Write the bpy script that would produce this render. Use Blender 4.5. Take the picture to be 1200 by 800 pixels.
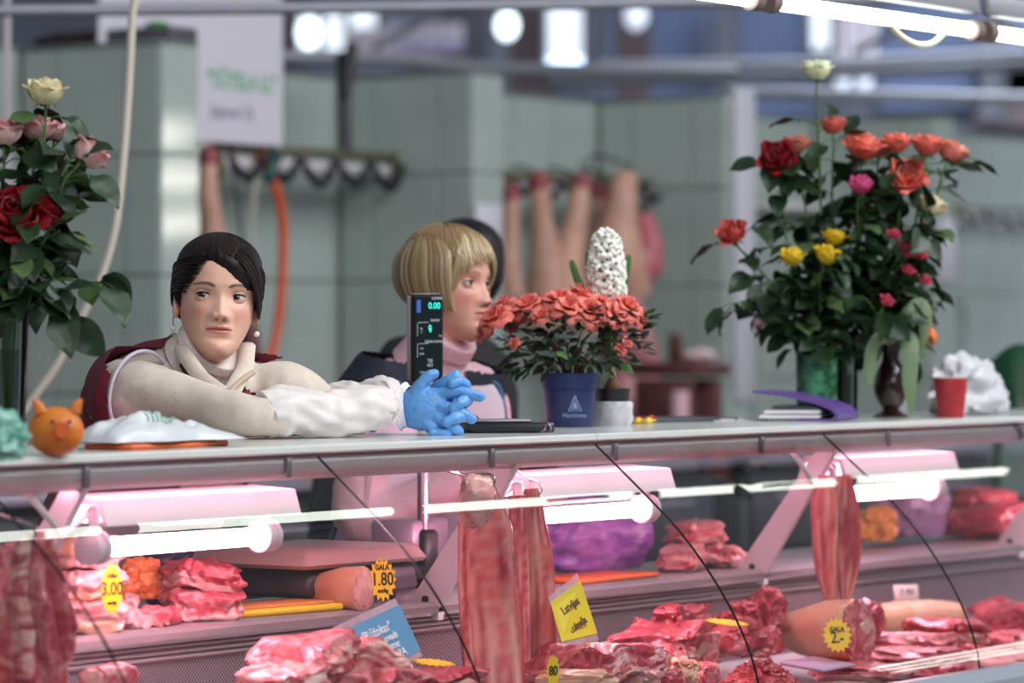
import bpy, bmesh, math, random
from mathutils import Vector as V, Matrix, noise
for _o in list(bpy.data.objects): bpy.data.objects.remove(_o)
S = bpy.context.scene
COL = S.collection
RN = random.Random(11)
PI = math.pi
# ---------------------------------------------------------------- camera, world, lights, exposure
# X runs along the counter, Y from the customers to the back of the stalls, Z up
FPX = 4500.0
TH = math.atan(3067/FPX)
CAM = V((-5.419, -4.105, 1.42))
FW = V((math.cos(TH), math.sin(TH), 0)); RT = V((math.sin(TH), -math.cos(TH), 0))
cd = bpy.data.cameras.new('camera'); cam = bpy.data.objects.new('camera', cd); COL.objects.link(cam)
cd.sensor_width = 36; cd.lens = FPX/1200*36; cd.shift_y = -12/1200
cam.location = CAM
cam.rotation_euler = (PI/2, 0, math.atan2(FW.y, FW.x)-PI/2)
cd.clip_start = .1; cd.clip_end = 200
cd.dof.use_dof = True; cd.dof.focus_distance = 7.3; cd.dof.aperture_fstop = 2.9
S.camera = cam
w = bpy.data.worlds.new('hall_daylight'); S.world = w; w.use_nodes = True
w.node_tree.nodes['Background'].inputs[0].default_value = (.80, .86, .95, 1)
w.node_tree.nodes['Background'].inputs[1].default_value = .24
def area(name, loc, target, sx, sy, power, col):
    l = bpy.data.lights.new(name, 'AREA'); l.shape = 'RECTANGLE'; l.size = sx; l.size_y = sy; l.energy = power; l.color = col
    o = bpy.data.objects.new(name, l); COL.objects.link(o); o.location = loc
    o.rotation_euler = (V(target)-V(loc)).to_track_quat('-Z', 'Y').to_euler(); return o
area('roof_skylight', (3.0, -5.0, 6.5), (3.0, 2.5, 1.2), 8, 3.0, 640, (.95, .97, 1))
area('far_hall_fill', (17, 5, 7.5), (20, 4, 2), 6, 8, 2600, (.80, .88, 1))  # fill light added above the far hall to brighten it
area('front_skylight', (-5, -7, 6.0), (1, .5, 1.2), 5, 3, 270, (.95, .97, 1))
vs = S.view_settings; vs.view_transform = 'Standard'; vs.look = 'None'; vs.exposure = 0.12; vs.gamma = 1.0
vs.use_curve_mapping = False
S.cycles.transparent_max_bounces = 24; S.cycles.max_bounces = 8; S.cycles.caustics_reflective = False; S.cycles.caustics_refractive = False
S.cycles.sample_clamp_indirect = 6

def at(px, py, X=None, Y=None, Z=None, d=None):
    """world point of the photograph's pixel on the given plane"""
    a = (px-600)/FPX; r = FW + RT*a + V((0, 0, -(py-388)/FPX))
    t = (X-CAM.x)/r.x if X is not None else (Y-CAM.y)/r.y if Y is not None else (Z-CAM.z)/r.z if Z is not None else d
    return CAM + r*t
# ---------------------------------------------------------------- materials
def srgb(h):
    if isinstance(h, str):
        h = [int(h[i:i+2], 16)/255 for i in (0, 2, 4)]
    return tuple(c/12.92 if c <= .04045 else ((c+.055)/1.055)**2.4 for c in h[:3])
MATS = {}
def mat(name, col='808080', rough=.5, metal=0, spec=.5, var=.0, vs=12, bump=0, bs=60, sss=0, attr=False, emit=0, coat=0,
        col2=None, trans=0, alpha=1, stretch=(1, 1, 1), sheen=0, detail=4, contrast=None):
    if name in MATS: return MATS[name]
    m = bpy.data.materials.new(name); m.use_nodes = True; MATS[name] = m
    nt = m.node_tree; N = nt.nodes; L = nt.links; b = N['Principled BSDF']
    c = srgb(col)
    b.inputs['Roughness'].default_value = rough; b.inputs['Metallic'].default_value = metal
    b.inputs['Specular IOR Level'].default_value = spec
    b.inputs['Coat Weight'].default_value = coat; b.inputs['Coat Roughness'].default_value = .12
    b.inputs['Transmission Weight'].default_value = trans; b.inputs['Alpha'].default_value = alpha
    b.inputs['Sheen Weight'].default_value = sheen
    if sss:
        b.inputs['Subsurface Weight'].default_value = sss; b.inputs['Subsurface Radius'].default_value = (1, .35, .2); b.inputs['Subsurface Scale'].default_value = .01
    tc = N.new('ShaderNodeTexCoord'); mp = N.new('ShaderNodeMapping'); mp.inputs['Scale'].default_value = stretch
    L.new(tc.outputs['Object'], mp.inputs['Vector'])
    base = None
    if attr:
        an = N.new('ShaderNodeAttribute'); an.attribute_name = 'Col'; base = an.outputs['Color']
    if var or col2:
        no = N.new('ShaderNodeTexNoise'); no.inputs['Scale'].default_value = vs; no.inputs['Detail'].default_value = detail
        L.new(mp.outputs[0], no.inputs['Vector'])
        if attr:
            mr = N.new('ShaderNodeMapRange'); mr.inputs[3].default_value = 1-var*1.6; mr.inputs[4].default_value = 1+var*1.6
            L.new(no.outputs['Fac'], mr.inputs[0])
            hs = N.new('ShaderNodeHueSaturation'); L.new(base, hs.inputs['Color']); L.new(mr.outputs[0], hs.inputs['Value']); base = hs.outputs[0]
        else:
            r = N.new('ShaderNodeValToRGB'); e = r.color_ramp.elements
            lo, hi = contrast or (.3, .7)
            e[0].position = lo; e[1].position = hi
            if col2: a0, a1 = c, srgb(col2)
            else: a0, a1 = tuple(x*(1-var) for x in c), tuple(min(1, x*(1+var)) for x in c)
            e[0].color = (*a0, 1); e[1].color = (*a1, 1)
            L.new(no.outputs['Fac'], r.inputs[0]); base = r.outputs[0]
    if base is not None: L.new(base, b.inputs['Base Color'])
    else: b.inputs['Base Color'].default_value = (*c, 1)
    if emit:
        b.inputs['Emission Strength'].default_value = emit
        b.inputs['Emission Color'].default_value = (*c, 1)
    if bump:
        nb = N.new('ShaderNodeTexNoise'); nb.inputs['Scale'].default_value = bs; nb.inputs['Detail'].default_value = 5
        L.new(mp.outputs[0], nb.inputs['Vector'])
        bp = N.new('ShaderNodeBump'); bp.inputs['Strength'].default_value = bump; bp.inputs['Distance'].default_value = .004
        L.new(nb.outputs['Fac'], bp.inputs['Height']); L.new(bp.outputs[0], b.inputs['Normal'])
    return m
def meat_mat(name, cols, scale=14, stretch=(1, 1, 1), rough=.32, dist=1.5, bump=.35, attr=False):
    """marbled flesh: lean, pink and fat run through each other along distorted noise"""
    if name in MATS: return MATS[name]
    m = bpy.data.materials.new(name); m.use_nodes = True; MATS[name] = m
    nt = m.node_tree; N = nt.nodes; L = nt.links; b = N['Principled BSDF']
    tc = N.new('ShaderNodeTexCoord'); mp = N.new('ShaderNodeMapping'); mp.inputs['Scale'].default_value = stretch
    L.new(tc.outputs['Object'], mp.inputs[0])
    no = N.new('ShaderNodeTexNoise'); no.inputs['Scale'].default_value = scale; no.inputs['Detail'].default_value = 5
    no.inputs['Distortion'].default_value = dist; no.inputs['Roughness'].default_value = .55
    L.new(mp.outputs[0], no.inputs['Vector'])
    r = N.new('ShaderNodeValToRGB'); e = r.color_ramp.elements
    n = len(cols)
    while len(e) < n: e.new(.5)
    for i, cc in enumerate(cols):
        e[i].position = .30+.40*i/(n-1); e[i].color = (*srgb(cc), 1)
    L.new(no.outputs['Fac'], r.inputs[0])
    out = r.outputs[0]
    if attr:
        an = N.new('ShaderNodeAttribute'); an.attribute_name = 'Col'
        mx = N.new('ShaderNodeMixRGB'); mx.inputs[0].default_value = .78
        L.new(r.outputs[0], mx.inputs[1]); L.new(an.outputs['Color'], mx.inputs[2]); out = mx.outputs[0]
    L.new(out, b.inputs['Base Color'])
    b.inputs['Roughness'].default_value = rough; b.inputs['Subsurface Weight'].default_value = .25
    b.inputs['Subsurface Radius'].default_value = (1, .3, .25); b.inputs['Subsurface Scale'].default_value = .008
    b.inputs['Coat Weight'].default_value = .25; b.inputs['Coat Roughness'].default_value = .2
    bp = N.new('ShaderNodeBump'); bp.inputs['Strength'].default_value = bump; bp.inputs['Distance'].default_value = .006
    L.new(no.outputs['Fac'], bp.inputs['Height']); L.new(bp.outputs[0], b.inputs['Normal'])
    return m
def glass_mat(name, tint='ffffff', refl=1.0, clear=1.0, rough=0.0):
    """thin clear sheet: transparent with Fresnel reflection"""
    if name in MATS: return MATS[name]
    m = bpy.data.materials.new(name); m.use_nodes = True; MATS[name] = m
    nt = m.node_tree; N = nt.nodes; L = nt.links; N.remove(N['Principled BSDF'])
    t = N.new('ShaderNodeBsdfTransparent'); t.inputs[0].default_value = (*srgb(tint), 1)
    g = N.new('ShaderNodeBsdfGlossy'); g.inputs['Roughness'].default_value = rough
    g.inputs[0].default_value = (refl, refl, refl, 1)
    f = N.new('ShaderNodeFresnel'); f.inputs[0].default_value = 1.45
    mx = N.new('ShaderNodeMixShader'); L.new(f.outputs[0], mx.inputs[0]); L.new(t.outputs[0], mx.inputs[1]); L.new(g.outputs[0], mx.inputs[2])
    L.new(mx.outputs[0], N['Material Output'].inputs[0])
    return m
def film_mat(name, col, alpha=.5, rough=.3, var=.25, vs=25, bump=.6, bs=30):
    return mat(name, col, rough=rough, var=var, vs=vs, bump=bump, bs=bs, alpha=alpha, spec=.6)
# ---------------------------------------------------------------- mesh building
def catmull(P, n):
    P = [V(p) for p in P]
    if len(P) < 3 or n <= 1: return P
    out = []
    for i in range(len(P)-1):
        a, b, c, d = P[max(i-1, 0)], P[i], P[i+1], P[min(i+2, len(P)-1)]
        for k in range(n):
            t = k/n
            out.append(.5*((2*b)+(c-a)*t+(2*a-5*b+4*c-d)*t*t+(3*b-a-3*c+d)*t**3))
    out.append(P[-1]); return out
def interp(vals, u):
    """piecewise smooth value at u in 0..1 over equally spaced vals"""
    if not isinstance(vals, (list, tuple)): return vals
    n = len(vals)-1; x = min(max(u, 0), 1)*n; i = min(int(x), n-1); t = x-i
    return vals[i]*(1-t)+vals[i+1]*t
class MB:
    def __init__(s): s.v = []; s.f = []; s.c = []; s.mi = []; s.cc = None; s.cm = 0
    def add(s, vs, fs, col=None):
        o = len(s.v); s.v += [tuple(p) for p in vs]; s.f += [tuple(i+o for i in f) for f in fs]; s.mi += [s.cm]*len(fs)
        if isinstance(col, list): s.c += col
        else: s.c += [col if col is not None else s.cc]*len(vs)
        return s
    def box(s, c, d, rot=None, bev=0, taper=1):
        x, y, z = (k/2 for k in d); c = V(c)
        if bev:
            b = min(bev, x*.9, y*.9, z*.9); vs = []
            for sx in (-1, 1):
                for sy in (-1, 1):
                    for sz in (-1, 1):
                        t = taper if sz > 0 else 1
                        vs += [V((sx*(x-b)*t, sy*(y-b)*t, sz*z)), V((sx*(x-b)*t, sy*y*t, sz*(z-b))), V((sx*x*t, sy*(y-b)*t, sz*(z-b)))]
            bm = bmesh.new(); [bm.verts.new(p) for p in vs]; bmesh.ops.convex_hull(bm, input=bm.verts)
            bm.verts.index_update(); fs = [[v.index for v in f.verts] for f in bm.faces]; vs = [v.co.copy() for v in bm.verts]; bm.free()
        else:
            vs = [V((sx*x*(taper if sz > 0 else 1), sy*y*(taper if sz > 0 else 1), sz*z)) for sx in (-1, 1) for sy in (-1, 1) for sz in (-1, 1)]
            fs = [(0, 1, 3, 2), (4, 6, 7, 5), (0, 4, 5, 1), (2, 3, 7, 6), (0, 2, 6, 4), (1, 5, 7, 3)]
        if rot is not None: vs = [rot @ p for p in vs]
        return s.add([p+c for p in vs], fs)
    def tube(s, path, rad, n=10, sm=1, flat=1.0, up=None, cap=True, col=None, prof=None):
        P = catmull(path, sm); m = len(P); vs = []; fs = []
        nv = None; cols = []
        for i, p in enumerate(P):
            t = (P[min(i+1, m-1)]-P[max(i-1, 0)])
            if t.length < 1e-9: t = V((0, 0, 1))
            t.normalize()
            if nv is None or up is not None:
                h = V(up) if up is not None else (V((0, 0, 1)) if abs(t.z) < .9 else V((1, 0, 0)))
                nv = h-t*h.dot(t)
                if nv.length < 1e-5: nv = V((1, 0, 0))-t*t.x
            else: nv = nv-t*nv.dot(t)
            nv.normalize(); bv = t.cross(nv); u = i/(m-1)
            r = interp(rad, u); fl = interp(flat, u)
            for k in range(n):
                a = 2*PI*k/n
                q = (prof(u, a) if prof else 1)
                vs.append(p+nv*(math.cos(a)*r*fl*q)+bv*(math.sin(a)*r*q)); cols.append(col(u) if callable(col) else (col or s.cc))
        for i in range(m-1):
            for k in range(n): fs.append((i*n+k, i*n+(k+1) % n, (i+1)*n+(k+1) % n, (i+1)*n+k))
        if cap: fs.append(tuple(reversed(range(n)))); fs.append(tuple((m-1)*n+k for k in range(n)))
        return s.add(vs, fs, cols)
    def lathe(s, prof, n=24, c=(0, 0, 0), cap=(True, True), M=None, fn=None):
        c = V(c); vs = []; fs = []
        for i, (r, z) in enumerate(prof):
            for k in range(n):
                a = 2*PI*k/n; q = fn(a, z) if fn else 1
                p = V((r*q*math.cos(a), r*q*math.sin(a), z)); vs.append(c+(M @ p if M else p))
        m = len(prof)
        for i in range(m-1):
            for k in range(n): fs.append((i*n+k, i*n+(k+1) % n, (i+1)*n+(k+1) % n, (i+1)*n+k))
        if cap[0]: fs.append(tuple(reversed(range(n))))
        if cap[1]: fs.append(tuple((m-1)*n+k for k in range(n)))
        return s.add(vs, fs)
    def blob(s, c, r, sub=3, M=None, fn=None, col=None):
        vs0, fs = ICO(sub); c = V(c); vs = []; cols = []
        for p in vs0:
            q = V((p.x*r[0], p.y*r[1], p.z*r[2]))
            if fn: q = fn(p, q)
            vs.append(c+(M @ q if M else q)); cols.append(col(p) if callable(col) else (col or s.cc))
        return s.add(vs, fs, cols)
    def grid(s, nu, nv, fn, col=None, thick=0):
        """surface fn(u, v) with optional thickness (closed shell)"""
        g = [[V(fn(i/nu, j/nv)) for j in range(nv+1)] for i in range(nu+1)]
        idx = lambda i, j: i*(nv+1)+j
        vs = [g[i][j] for i in range(nu+1) for j in range(nv+1)]
        cols = [col(i/nu, j/nv) if callable(col) else (col or s.cc) for i in range(nu+1) for j in range(nv+1)]
        fs = [(idx(i, j), idx(i+1, j), idx(i+1, j+1), idx(i, j+1)) for i in range(nu) for j in range(nv)]
        if thick:
            nn = []
            for i in range(nu+1):
                for j in range(nv+1):
                    du = g[min(i+1, nu)][j]-g[max(i-1, 0)][j]; dv = g[i][min(j+1, nv)]-g[i][max(j-1, 0)]
                    q = du.cross(dv); q = q.normalized() if q.length > 1e-12 else V((0, 0, 1)); nn.append(q)
            K = len(vs); vs = vs+[p-q*thick for p, q in zip(vs, nn)]; cols = cols*2
            fs = fs+[tuple(k+K for k in reversed(f)) for f in fs]
            rim = [idx(i, 0) for i in range(nu+1)]+[idx(nu, j) for j in range(1, nv+1)]+[idx(i, nv) for i in range(nu-1, -1, -1)]+[idx(0, j) for j in range(nv-1, 0, -1)]
            for a, b in zip(rim, rim[1:]+rim[:1]): fs.append((b, a, a+K, b+K))
        return s.add(vs, fs, cols)
    def prism(s, pts, a, b):
        """polygon pts (list of V) extruded by vector a->b offset"""
        n = len(pts); P = [V(p)+V(a) for p in pts]+[V(p)+V(b) for p in pts]
        fs = [tuple(reversed(range(n))), tuple(range(n, 2*n))]+[(k, (k+1) % n, n+(k+1) % n, n+k) for k in range(n)]
        return s.add(P, fs)
    def build(s, name, m, parent=None, smooth=True, W=True, ang=None, kind=None):
        off = V((0, 0, 0))
        if parent is not None and W:
            q = parent
            while q is not None: off += q.location; q = q.parent
        me = bpy.data.meshes.new(name)
        me.from_pydata([V(p)-off for p in s.v], [], s.f)
        for mm in (m if isinstance(m, list) else [m]): me.materials.append(mm)
        if isinstance(m, list): me.polygons.foreach_set('material_index', s.mi)
        if any(c is not None for c in s.c):
            a = me.color_attributes.new('Col', 'FLOAT_COLOR', 'POINT')
            a.data.foreach_set('color', [x for c in s.c for x in (*(c or (.5, .5, .5))[:3], 1)])
        bm = bmesh.new(); bm.from_mesh(me); bmesh.ops.recalc_face_normals(bm, faces=bm.faces); bm.to_mesh(me); bm.free()
        me.polygons.foreach_set('use_smooth', [bool(smooth)]*len(me.polygons))
        if smooth: me.set_sharp_from_angle(angle=math.radians(ang or 50))
        me.update()
        o = bpy.data.objects.new(name, me); COL.objects.link(o); o.parent = parent
        if kind: o['kind'] = kind
        return o
_ico = {}
def ICO(sub):
    if sub not in _ico:
        bm = bmesh.new(); bmesh.ops.create_icosphere(bm, subdivisions=sub, radius=1); bm.verts.index_update()
        _ico[sub] = ([v.co.copy() for v in bm.verts], [tuple(v.index for v in f.verts) for f in bm.faces]); bm.free()
    return _ico[sub]
def tag(o, label, cat, group=None, kind=None):
    if label: o['label'] = label
    if cat: o['category'] = cat
    if group: o['group'] = group
    if kind: o['kind'] = kind
    return o
def thing(name, label, cat, loc=(0, 0, 0), group=None, kind=None):
    o = bpy.data.objects.new(name, None); COL.objects.link(o); o.location = loc; o.empty_display_size = .05
    return tag(o, label, cat, group, kind)
def struct(o, label=None, cat=None): return tag(o, label, cat, None, 'structure')
def copy_tree(o, parent=None):
    c = o.copy(); COL.objects.link(c); c.parent = parent
    for ch in list(o.children): copy_tree(ch, c)
    return c
def fbm(p, s=1, o=3): return noise.fractal(V(p)*s, 1.0, 2.0, o)
def text(string, size, m, M, parent, name='lettering', depth=.0006, sx=1.0, off=0.0):
    cu = bpy.data.curves.new('t', 'FONT'); cu.body = string; cu.size = size; cu.extrude = depth; cu.align_x = 'CENTER'; cu.align_y = 'CENTER'; cu.offset = off
    cu.resolution_u = 3
    o = bpy.data.objects.new('t', cu); COL.objects.link(o)
    me = bpy.data.meshes.new_from_object(o.evaluated_get(bpy.context.evaluated_depsgraph_get()))
    bpy.data.objects.remove(o); bpy.data.curves.remove(cu)
    offv = V((0, 0, 0)); q = parent
    while q is not None: offv += q.location; q = q.parent
    me.transform(Matrix.Translation(-offv) @ M @ Matrix.Diagonal((sx, 1, 1, 1)))
    me.materials.clear(); me.materials.append(m); me.name = name
    r = bpy.data.objects.new(name, me); COL.objects.link(r); r.parent = parent; return r
def frame3(o, x, y):
    """matrix with local x, y axes (world vectors) and origin o"""
    x = V(x).normalized(); z = x.cross(V(y)).normalized(); y = z.cross(x)
    return Matrix(((x.x, y.x, z.x, o[0]), (x.y, y.y, z.y, o[1]), (x.z, y.z, z.z, o[2]), (0, 0, 0, 1)))
# ---------------------------------------------------------------- palette
M_tile = mat('glazed_green_tile', 'a5b1ab', rough=.06, var=.05, vs=5, bump=.05, bs=9, coat=.2)
M_grout = mat('tile_grout', '7d8a82', rough=.9)
M_floor = mat('floor_concrete', '77736e', rough=.6, var=.15, vs=4)
M_steel = mat('brushed_steel', 'c4bcc0', rough=.34, metal=.75, var=.06, vs=30, stretch=(1, 20, 20))
M_darksteel = mat('dark_steel', '4a4a4e', rough=.4, metal=.7)
M_pipe = mat('galvanised_pipe', '8b8c96', rough=.45, metal=.35, var=.06)
M_white = mat('white_enamel', 'e2dde0', rough=.35)
M_black = mat('black_plastic', '17171a', rough=.4)
M_edge = mat('dark_glass_edge', '14181a', rough=.25)
M_glass = glass_mat('case_glass', 'f7fcfa', refl=.8)
M_clear = glass_mat('case_glass_inner', 'fdfefe', refl=0)
M_top = mat('pale_laminate_top', 'd3d6d2', rough=.2, var=.03, vs=6, coat=.3)
M_fascia = mat('satin_steel_fascia', 'c9bfc3', rough=.4, metal=.15, var=.05, vs=10, stretch=(1, 10, 10))
# ================================================================ THE SETTING
YP, ZT = 4.01, 2.372
m = MB(); m.box((8, 4, -.05), (44, 34, .1)); struct(m.build('floor', M_floor, smooth=False))
def tmesh(w_, h_):
    b = MB(); b.box((0, 0, 0), (w_-.006, .014, h_-.006), bev=.003); o = b.build('tile', M_tile, smooth=False); return o
_tm = {}
def tile(parent, c, w_, h_, face):
    """one glazed tile, a piece of the wall it is set on; face is the way its front looks"""
    k = (round(w_, 3), round(h_, 3))
    if k not in _tm: o = _tm[k] = tmesh(*k)
    else: o = _tm[k].copy(); COL.objects.link(o)
    o.parent = parent; o.location = V(c)-parent.location
    o.rotation_euler = (RN.uniform(-.004, .004), 0, (0 if face == 'y' else PI/2)+RN.uniform(-.004, .004))
    return o
for i in range(4):
    x0 = 4.417+1.8*i
    d = thing('wall_divider', None, None, (x0, YP, 0)); struct(d)
    b = MB(); b.box((x0+.1, YP+.3, ZT/2), (.18, .6, ZT)); b.build('core', M_grout, d, smooth=False)
    b = MB(); b.box((x0+.1, YP+.3, ZT+.006), (.205, .61, .012), bev=.003); b.build('coping', M_grout, d)
    for j in range(2, 6):
        z = .407+.4*j-.2; hh = .4
        if j == 5: hh = .362; z = 2.007+hh/2
        for k, (y, ww) in enumerate(((.075, .15), (.3, .3), (.525, .15))): tile(d, (x0+.006, YP+y, z), ww, hh, 'x')
        tile(d, (x0+.1, YP-.002, z), .2, hh, 'y')
bw = thing('wall_back', None, None, (2.6, YP+.62, 0)); struct(bw)
b = MB(); b.box((8.3, YP+.72, ZT/2), (12, .18, ZT)); b.build('core', M_grout, bw, smooth=False)
b = MB(); b.box((8.3, YP+.72, ZT+.006), (12, .2, .012), bev=.003); b.build('coping', M_grout, bw)
for j in range(2, 6):
    for k in range(34): tile(bw, (2.75+.3*k, YP+.625, .407+.4*j-.2 if j < 5 else 2.188), .3, .4 if j < 5 else .362, 'y')
# ---- far end of the market hall
M_hall = mat('hall_wall_paint', '75798a', rough=.7, var=.2, vs=.9)
M_hallblue = mat('blue_grey_cladding', '6f7ea0', rough=.6, var=.12, vs=1.2)
M_hallbrown = mat('brown_cladding', '6d5f62', rough=.7, var=.2, vs=1)
M_beam = mat('grey_beam_paint', '62646e', rough=.6)
M_day = mat('daylight_pane', 'dfeaf6', emit=1.25)
M_lampglow = mat('hall_lamp_glow', 'e6f6ff', emit=3.0)
M_banner = mat('pale_banner', 'cfc4cf', rough=.7)
XH = 22.0
def hb(name, px0, px1, py0, py1, m_, X=XH, t=.2, parent=None, label=None, cat=None, group=None):
    a, c = at(px0, py1, X=X), at(px1, py0, X=X)
    b = MB(); b.box(((X+t/2), (a.y+c.y)/2, (a.z+c.z)/2), (t, abs(a.y-c.y), abs(c.z-a.z)), bev=.01)
    o = b.build(name, m_, parent, smooth=False)
    if label: tag(o, label, cat, group)
    return o
wr = thing('wall_right', None, None, (XH, 0, 0)); struct(wr)
b = MB(); b.box((XH+.7, 4, 3), (.3, 34, 6)); b.build('core', M_hall, wr, smooth=False)
for px0, px1, py0, py1, mm in ((545, 640, -30, 130, M_hallbrown), (720, 762, -30, 130, M_hallbrown), (762, 838, -30, 140, M_hallblue), (846, 944, -30, 140, M_hallblue),
                               (1030, 1260, -30, 130, M_hallblue), (1140, 1260, 60, 150, M_hallbrown), (690, 718, -30, 130, M_hallblue), (250, 340, -30, 70, M_hallbrown)):
    hb('wall_panel', px0, px1, py0, py1, mm, X=XH+.35, t=.15, parent=wr)
n_ = 0
for px0, px1, py0, py1 in ((345, 372, 8, 62), (374, 402, 16, 60), (636, 682, 6, 78), (945, 972, -20, 58), (404, 440, 4, 60), (632, 685, 66, 80)):
    n_ += 1
    wn = thing('window_%d' % n_, None, None, (XH+.2, 0, 3)); struct(wn)
    hb('pane', px0, px1, py0, py1, M_day, X=XH+.2, t=.05, parent=wn)
    for e in ((px0-2, px0+1), (px1-1, px1+2)): hb('window_frame', e[0], e[1], py0-2, py1+2, M_beam, X=XH+.12, t=.1, parent=wn)
for i, (px0, px1, py0, py1) in enumerate(((541, 574, -20, 120), (838, 846, -20, 140), (972, 978, -20, 130), (1148, 1160, -20, 140), (683, 691, -20, 110))):
    struct(hb('trim_%d' % (i+1), px0, px1, py0, py1, M_beam, X=XH-.4, t=.3))
wl = thing('wall_front', None, None, (16, -6, 0)); struct(wl)
b = MB(); b.box((16.1, -7, 2.5), (.15, 12, 5)); b.build('core', M_hall, wl, smooth=False)
for k in range(5):  # unseen windows added; bright panes sized for their reflections on tiles and glass
    n_ += 1; wn = thing('window_%d' % n_, None, None, (16, -3.9-1.9*k, 2.6)); struct(wn)
    for r_ in range(3): b = MB(); b.box((16.0, -3.9-1.9*k, 2.19+.325*r_), (.04, 1.2, .15)); b.build('pane', mat('reflection_pane', 'f6f2e6', emit=14.0), wn, smooth=False)
    for yy in (-.63, .63): b = MB(); b.box((15.98, -3.9-1.9*k+yy, 2.62), (.06, .06, 1.6)); b.build('window_frame', M_beam, wn, smooth=False)
bo = hb('hanging_banner', 402, 540, 26, 68, M_banner, X=XH-1.2, t=.03, label='pale lilac banner with purple lettering hanging in the far hall, left of the grey post', cat='banner')
pb = at(505, 55, X=XH-1.2); text('PĀRTIKA', .17, mat('banner_purple', '8f86c4', rough=.7), frame3((XH-1.205, pb.y, pb.z), (0, -1, 0), (0, 0, 1)), bo, depth=.002)
bo = hb('hanging_banner', 978, 1026, 16, 72, M_banner, X=XH-.6, t=.03, label='pink-white banner hanging in the far hall above the tall white rose', cat='banner')
b = MB(); b.box((XH-.9, 4, 5.25), (.8, 30, .12)); struct(b.build('trim_6', M_beam, smooth=False))
for o_ in [q for q in COL.objects if q.name.startswith('hanging_banner')]:
    bb = [V(c) for c in o_.bound_box]; ym = [min(v.y for v in bb), max(v.y for v in bb)]; zm = max(v.z for v in bb); xm = bb[0].x
    for y in (ym[0]+.05, ym[1]-.05): b = MB(); b.tube([(xm, y, zm-.02), (xm, y, 5.2)], .008, 6); b.build('cord', M_beam, o_)
for i, (px_, py_, rx, lab) in enumerate(((594, 30, 13, 'large bright round hall lamp left of the far brown cladding'), (362, 38, 14, 'bright round hall lamp right of the white sign board'),
        (988, 92, 10, 'left one of two small round lamps under the pink-white banner'), (1013, 92, 10, 'right one of two small round lamps under the pink-white banner'),
        (827, 88, 5, 'tiny round lamp beside the far blue-grey cladding'), (745, 18, 14, 'round hall lamp high up between brown and blue cladding'))):
    p = at(px_, py_, X=XH-.9); r = rx/FPX*(p-CAM).dot(FW)
    t = thing('hall_lamp', lab, 'lamp', p, 'round lamps of the far hall')
    b = MB(); b.blob(p, (r*.7, r, r*1.2), 3); b.build('globe', M_lampglow if i < 2 else mat('hall_lamp_soft', 'cfd8ea', emit=.9), t)
    b = MB(); b.lathe([(r*.3, 0), (r*.5, r*.2), (r*.1, r*.5)], 12, p+V((0, 0, r*1.1))); b.tube([p+V((0, 0, r*1.5)), p+V((0, 0, 3))], .012, 6); b.build('cap', M_beam, t)
def pipe(name, pts, r, m_, label, cat='pipe', n=10, sm=1, group=None):
    b = MB(); b.tube(pts, r, n, sm); o = b.build(name, m_); return tag(o, label, cat, group)
def A(x, y, d): return at(x, y, d=d)
pipe('stall_pipe', [A(-900, 22, 10.4), A(-60, 13, 11.2), A(440, 8.5, 11.6), A(900, 1, 12), A(1500, -10, 12.6)], .019, M_pipe, 'long grey pipe running along the very top of the stalls')
pipe('stall_pipe', [A(330, 66, 14.4), A(470, 70, 14.6), A(585, 80, 15.4), A(860, 84, 17)], .026, M_pipe, 'grey pipe resting on top of the second tiled divider')
pipe('stall_pipe', [A(640, 94, 19), A(860, 92, 19.5), A(1210, 76, 20)], .03, M_beam, 'grey pipe under the blue cladding behind the tall white rose')
pipe('stall_pipe', [A(700, 78, 21), A(960, 74, 21.5), A(1210, 62, 22)], .03, M_beam, 'thin grey beam crossing the blue cladding at the right')
pipe('stall_pipe', [A(850, 108, 18), A(1210, 116, 19)], .03, M_pipe, 'grey pipe just above the third and fourth tiled dividers')
pipe('stall_pipe', [A(8, -60, 12.2), A(8, 125, 12.2), A(8, 760, 12.2)], .0125, M_steel, 'thin upright steel tube at the left edge before the first divider')
pipe('stall_pipe', [A(413, 50, 14.05), A(405, 110, 14.05)], .024, M_darksteel, 'dark short post rising at the corner of the second divider')
pipe('stall_pipe', [A(402, 62, 14.1), A(404, 178, 14.1)], .028, M_darksteel, 'dark square post in the corner behind the second divider')
pipe('roof_brace', [A(440, 55, 19), A(520, 12, 19.5)], .02, M_beam, 'dark diagonal brace crossing in front of the far windows', 'brace')
pipe('roof_brace', [A(1000, 62, 20), A(1060, 30, 20)], .02, M_beam, 'thin diagonal brace to the right of the pink-white banner', 'brace')
pipe('roof_brace', [A(1160, 22, 20), A(1215, 55, 20)], .03, M_beam, 'grey diagonal brace in the top right corner under the tubes', 'brace')
# things stored on the first divider
b = MB(); p = A(170, 31, 12.9); p.z = 2.378+.028; b.box(p, (.15, .34, .056), bev=.008); tag(b.build('tool_box', mat('grey_brown_box', '4c4a52', rough=.5), None), 'flat dark grey box lying on top of the first tiled divider', 'box')
b = MB(); p = A(100, 29, 13.1); p.x = 4.53; p.z = 2.378+.03; b.blob(p, (.07, .17, .03), 3, fn=lambda a, q: q*(1+.25*fbm(a*3+V((4, 0, 0))))); tag(b.build('rolled_cloth', mat('maroon_cloth', '3a2a31', rough=.9), None), 'dark maroon rolled cloth on top of the first divider', 'cloth')
b = MB(); p = A(184, 20, 12.9); p.z = 2.434+.014; b.blob(p, (.03, .05, .014), 2); tag(b.build('green_sponge', mat('bright_green', '3f9a4a'), None), 'small green sponge lying on the dark grey box', 'sponge')
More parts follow.
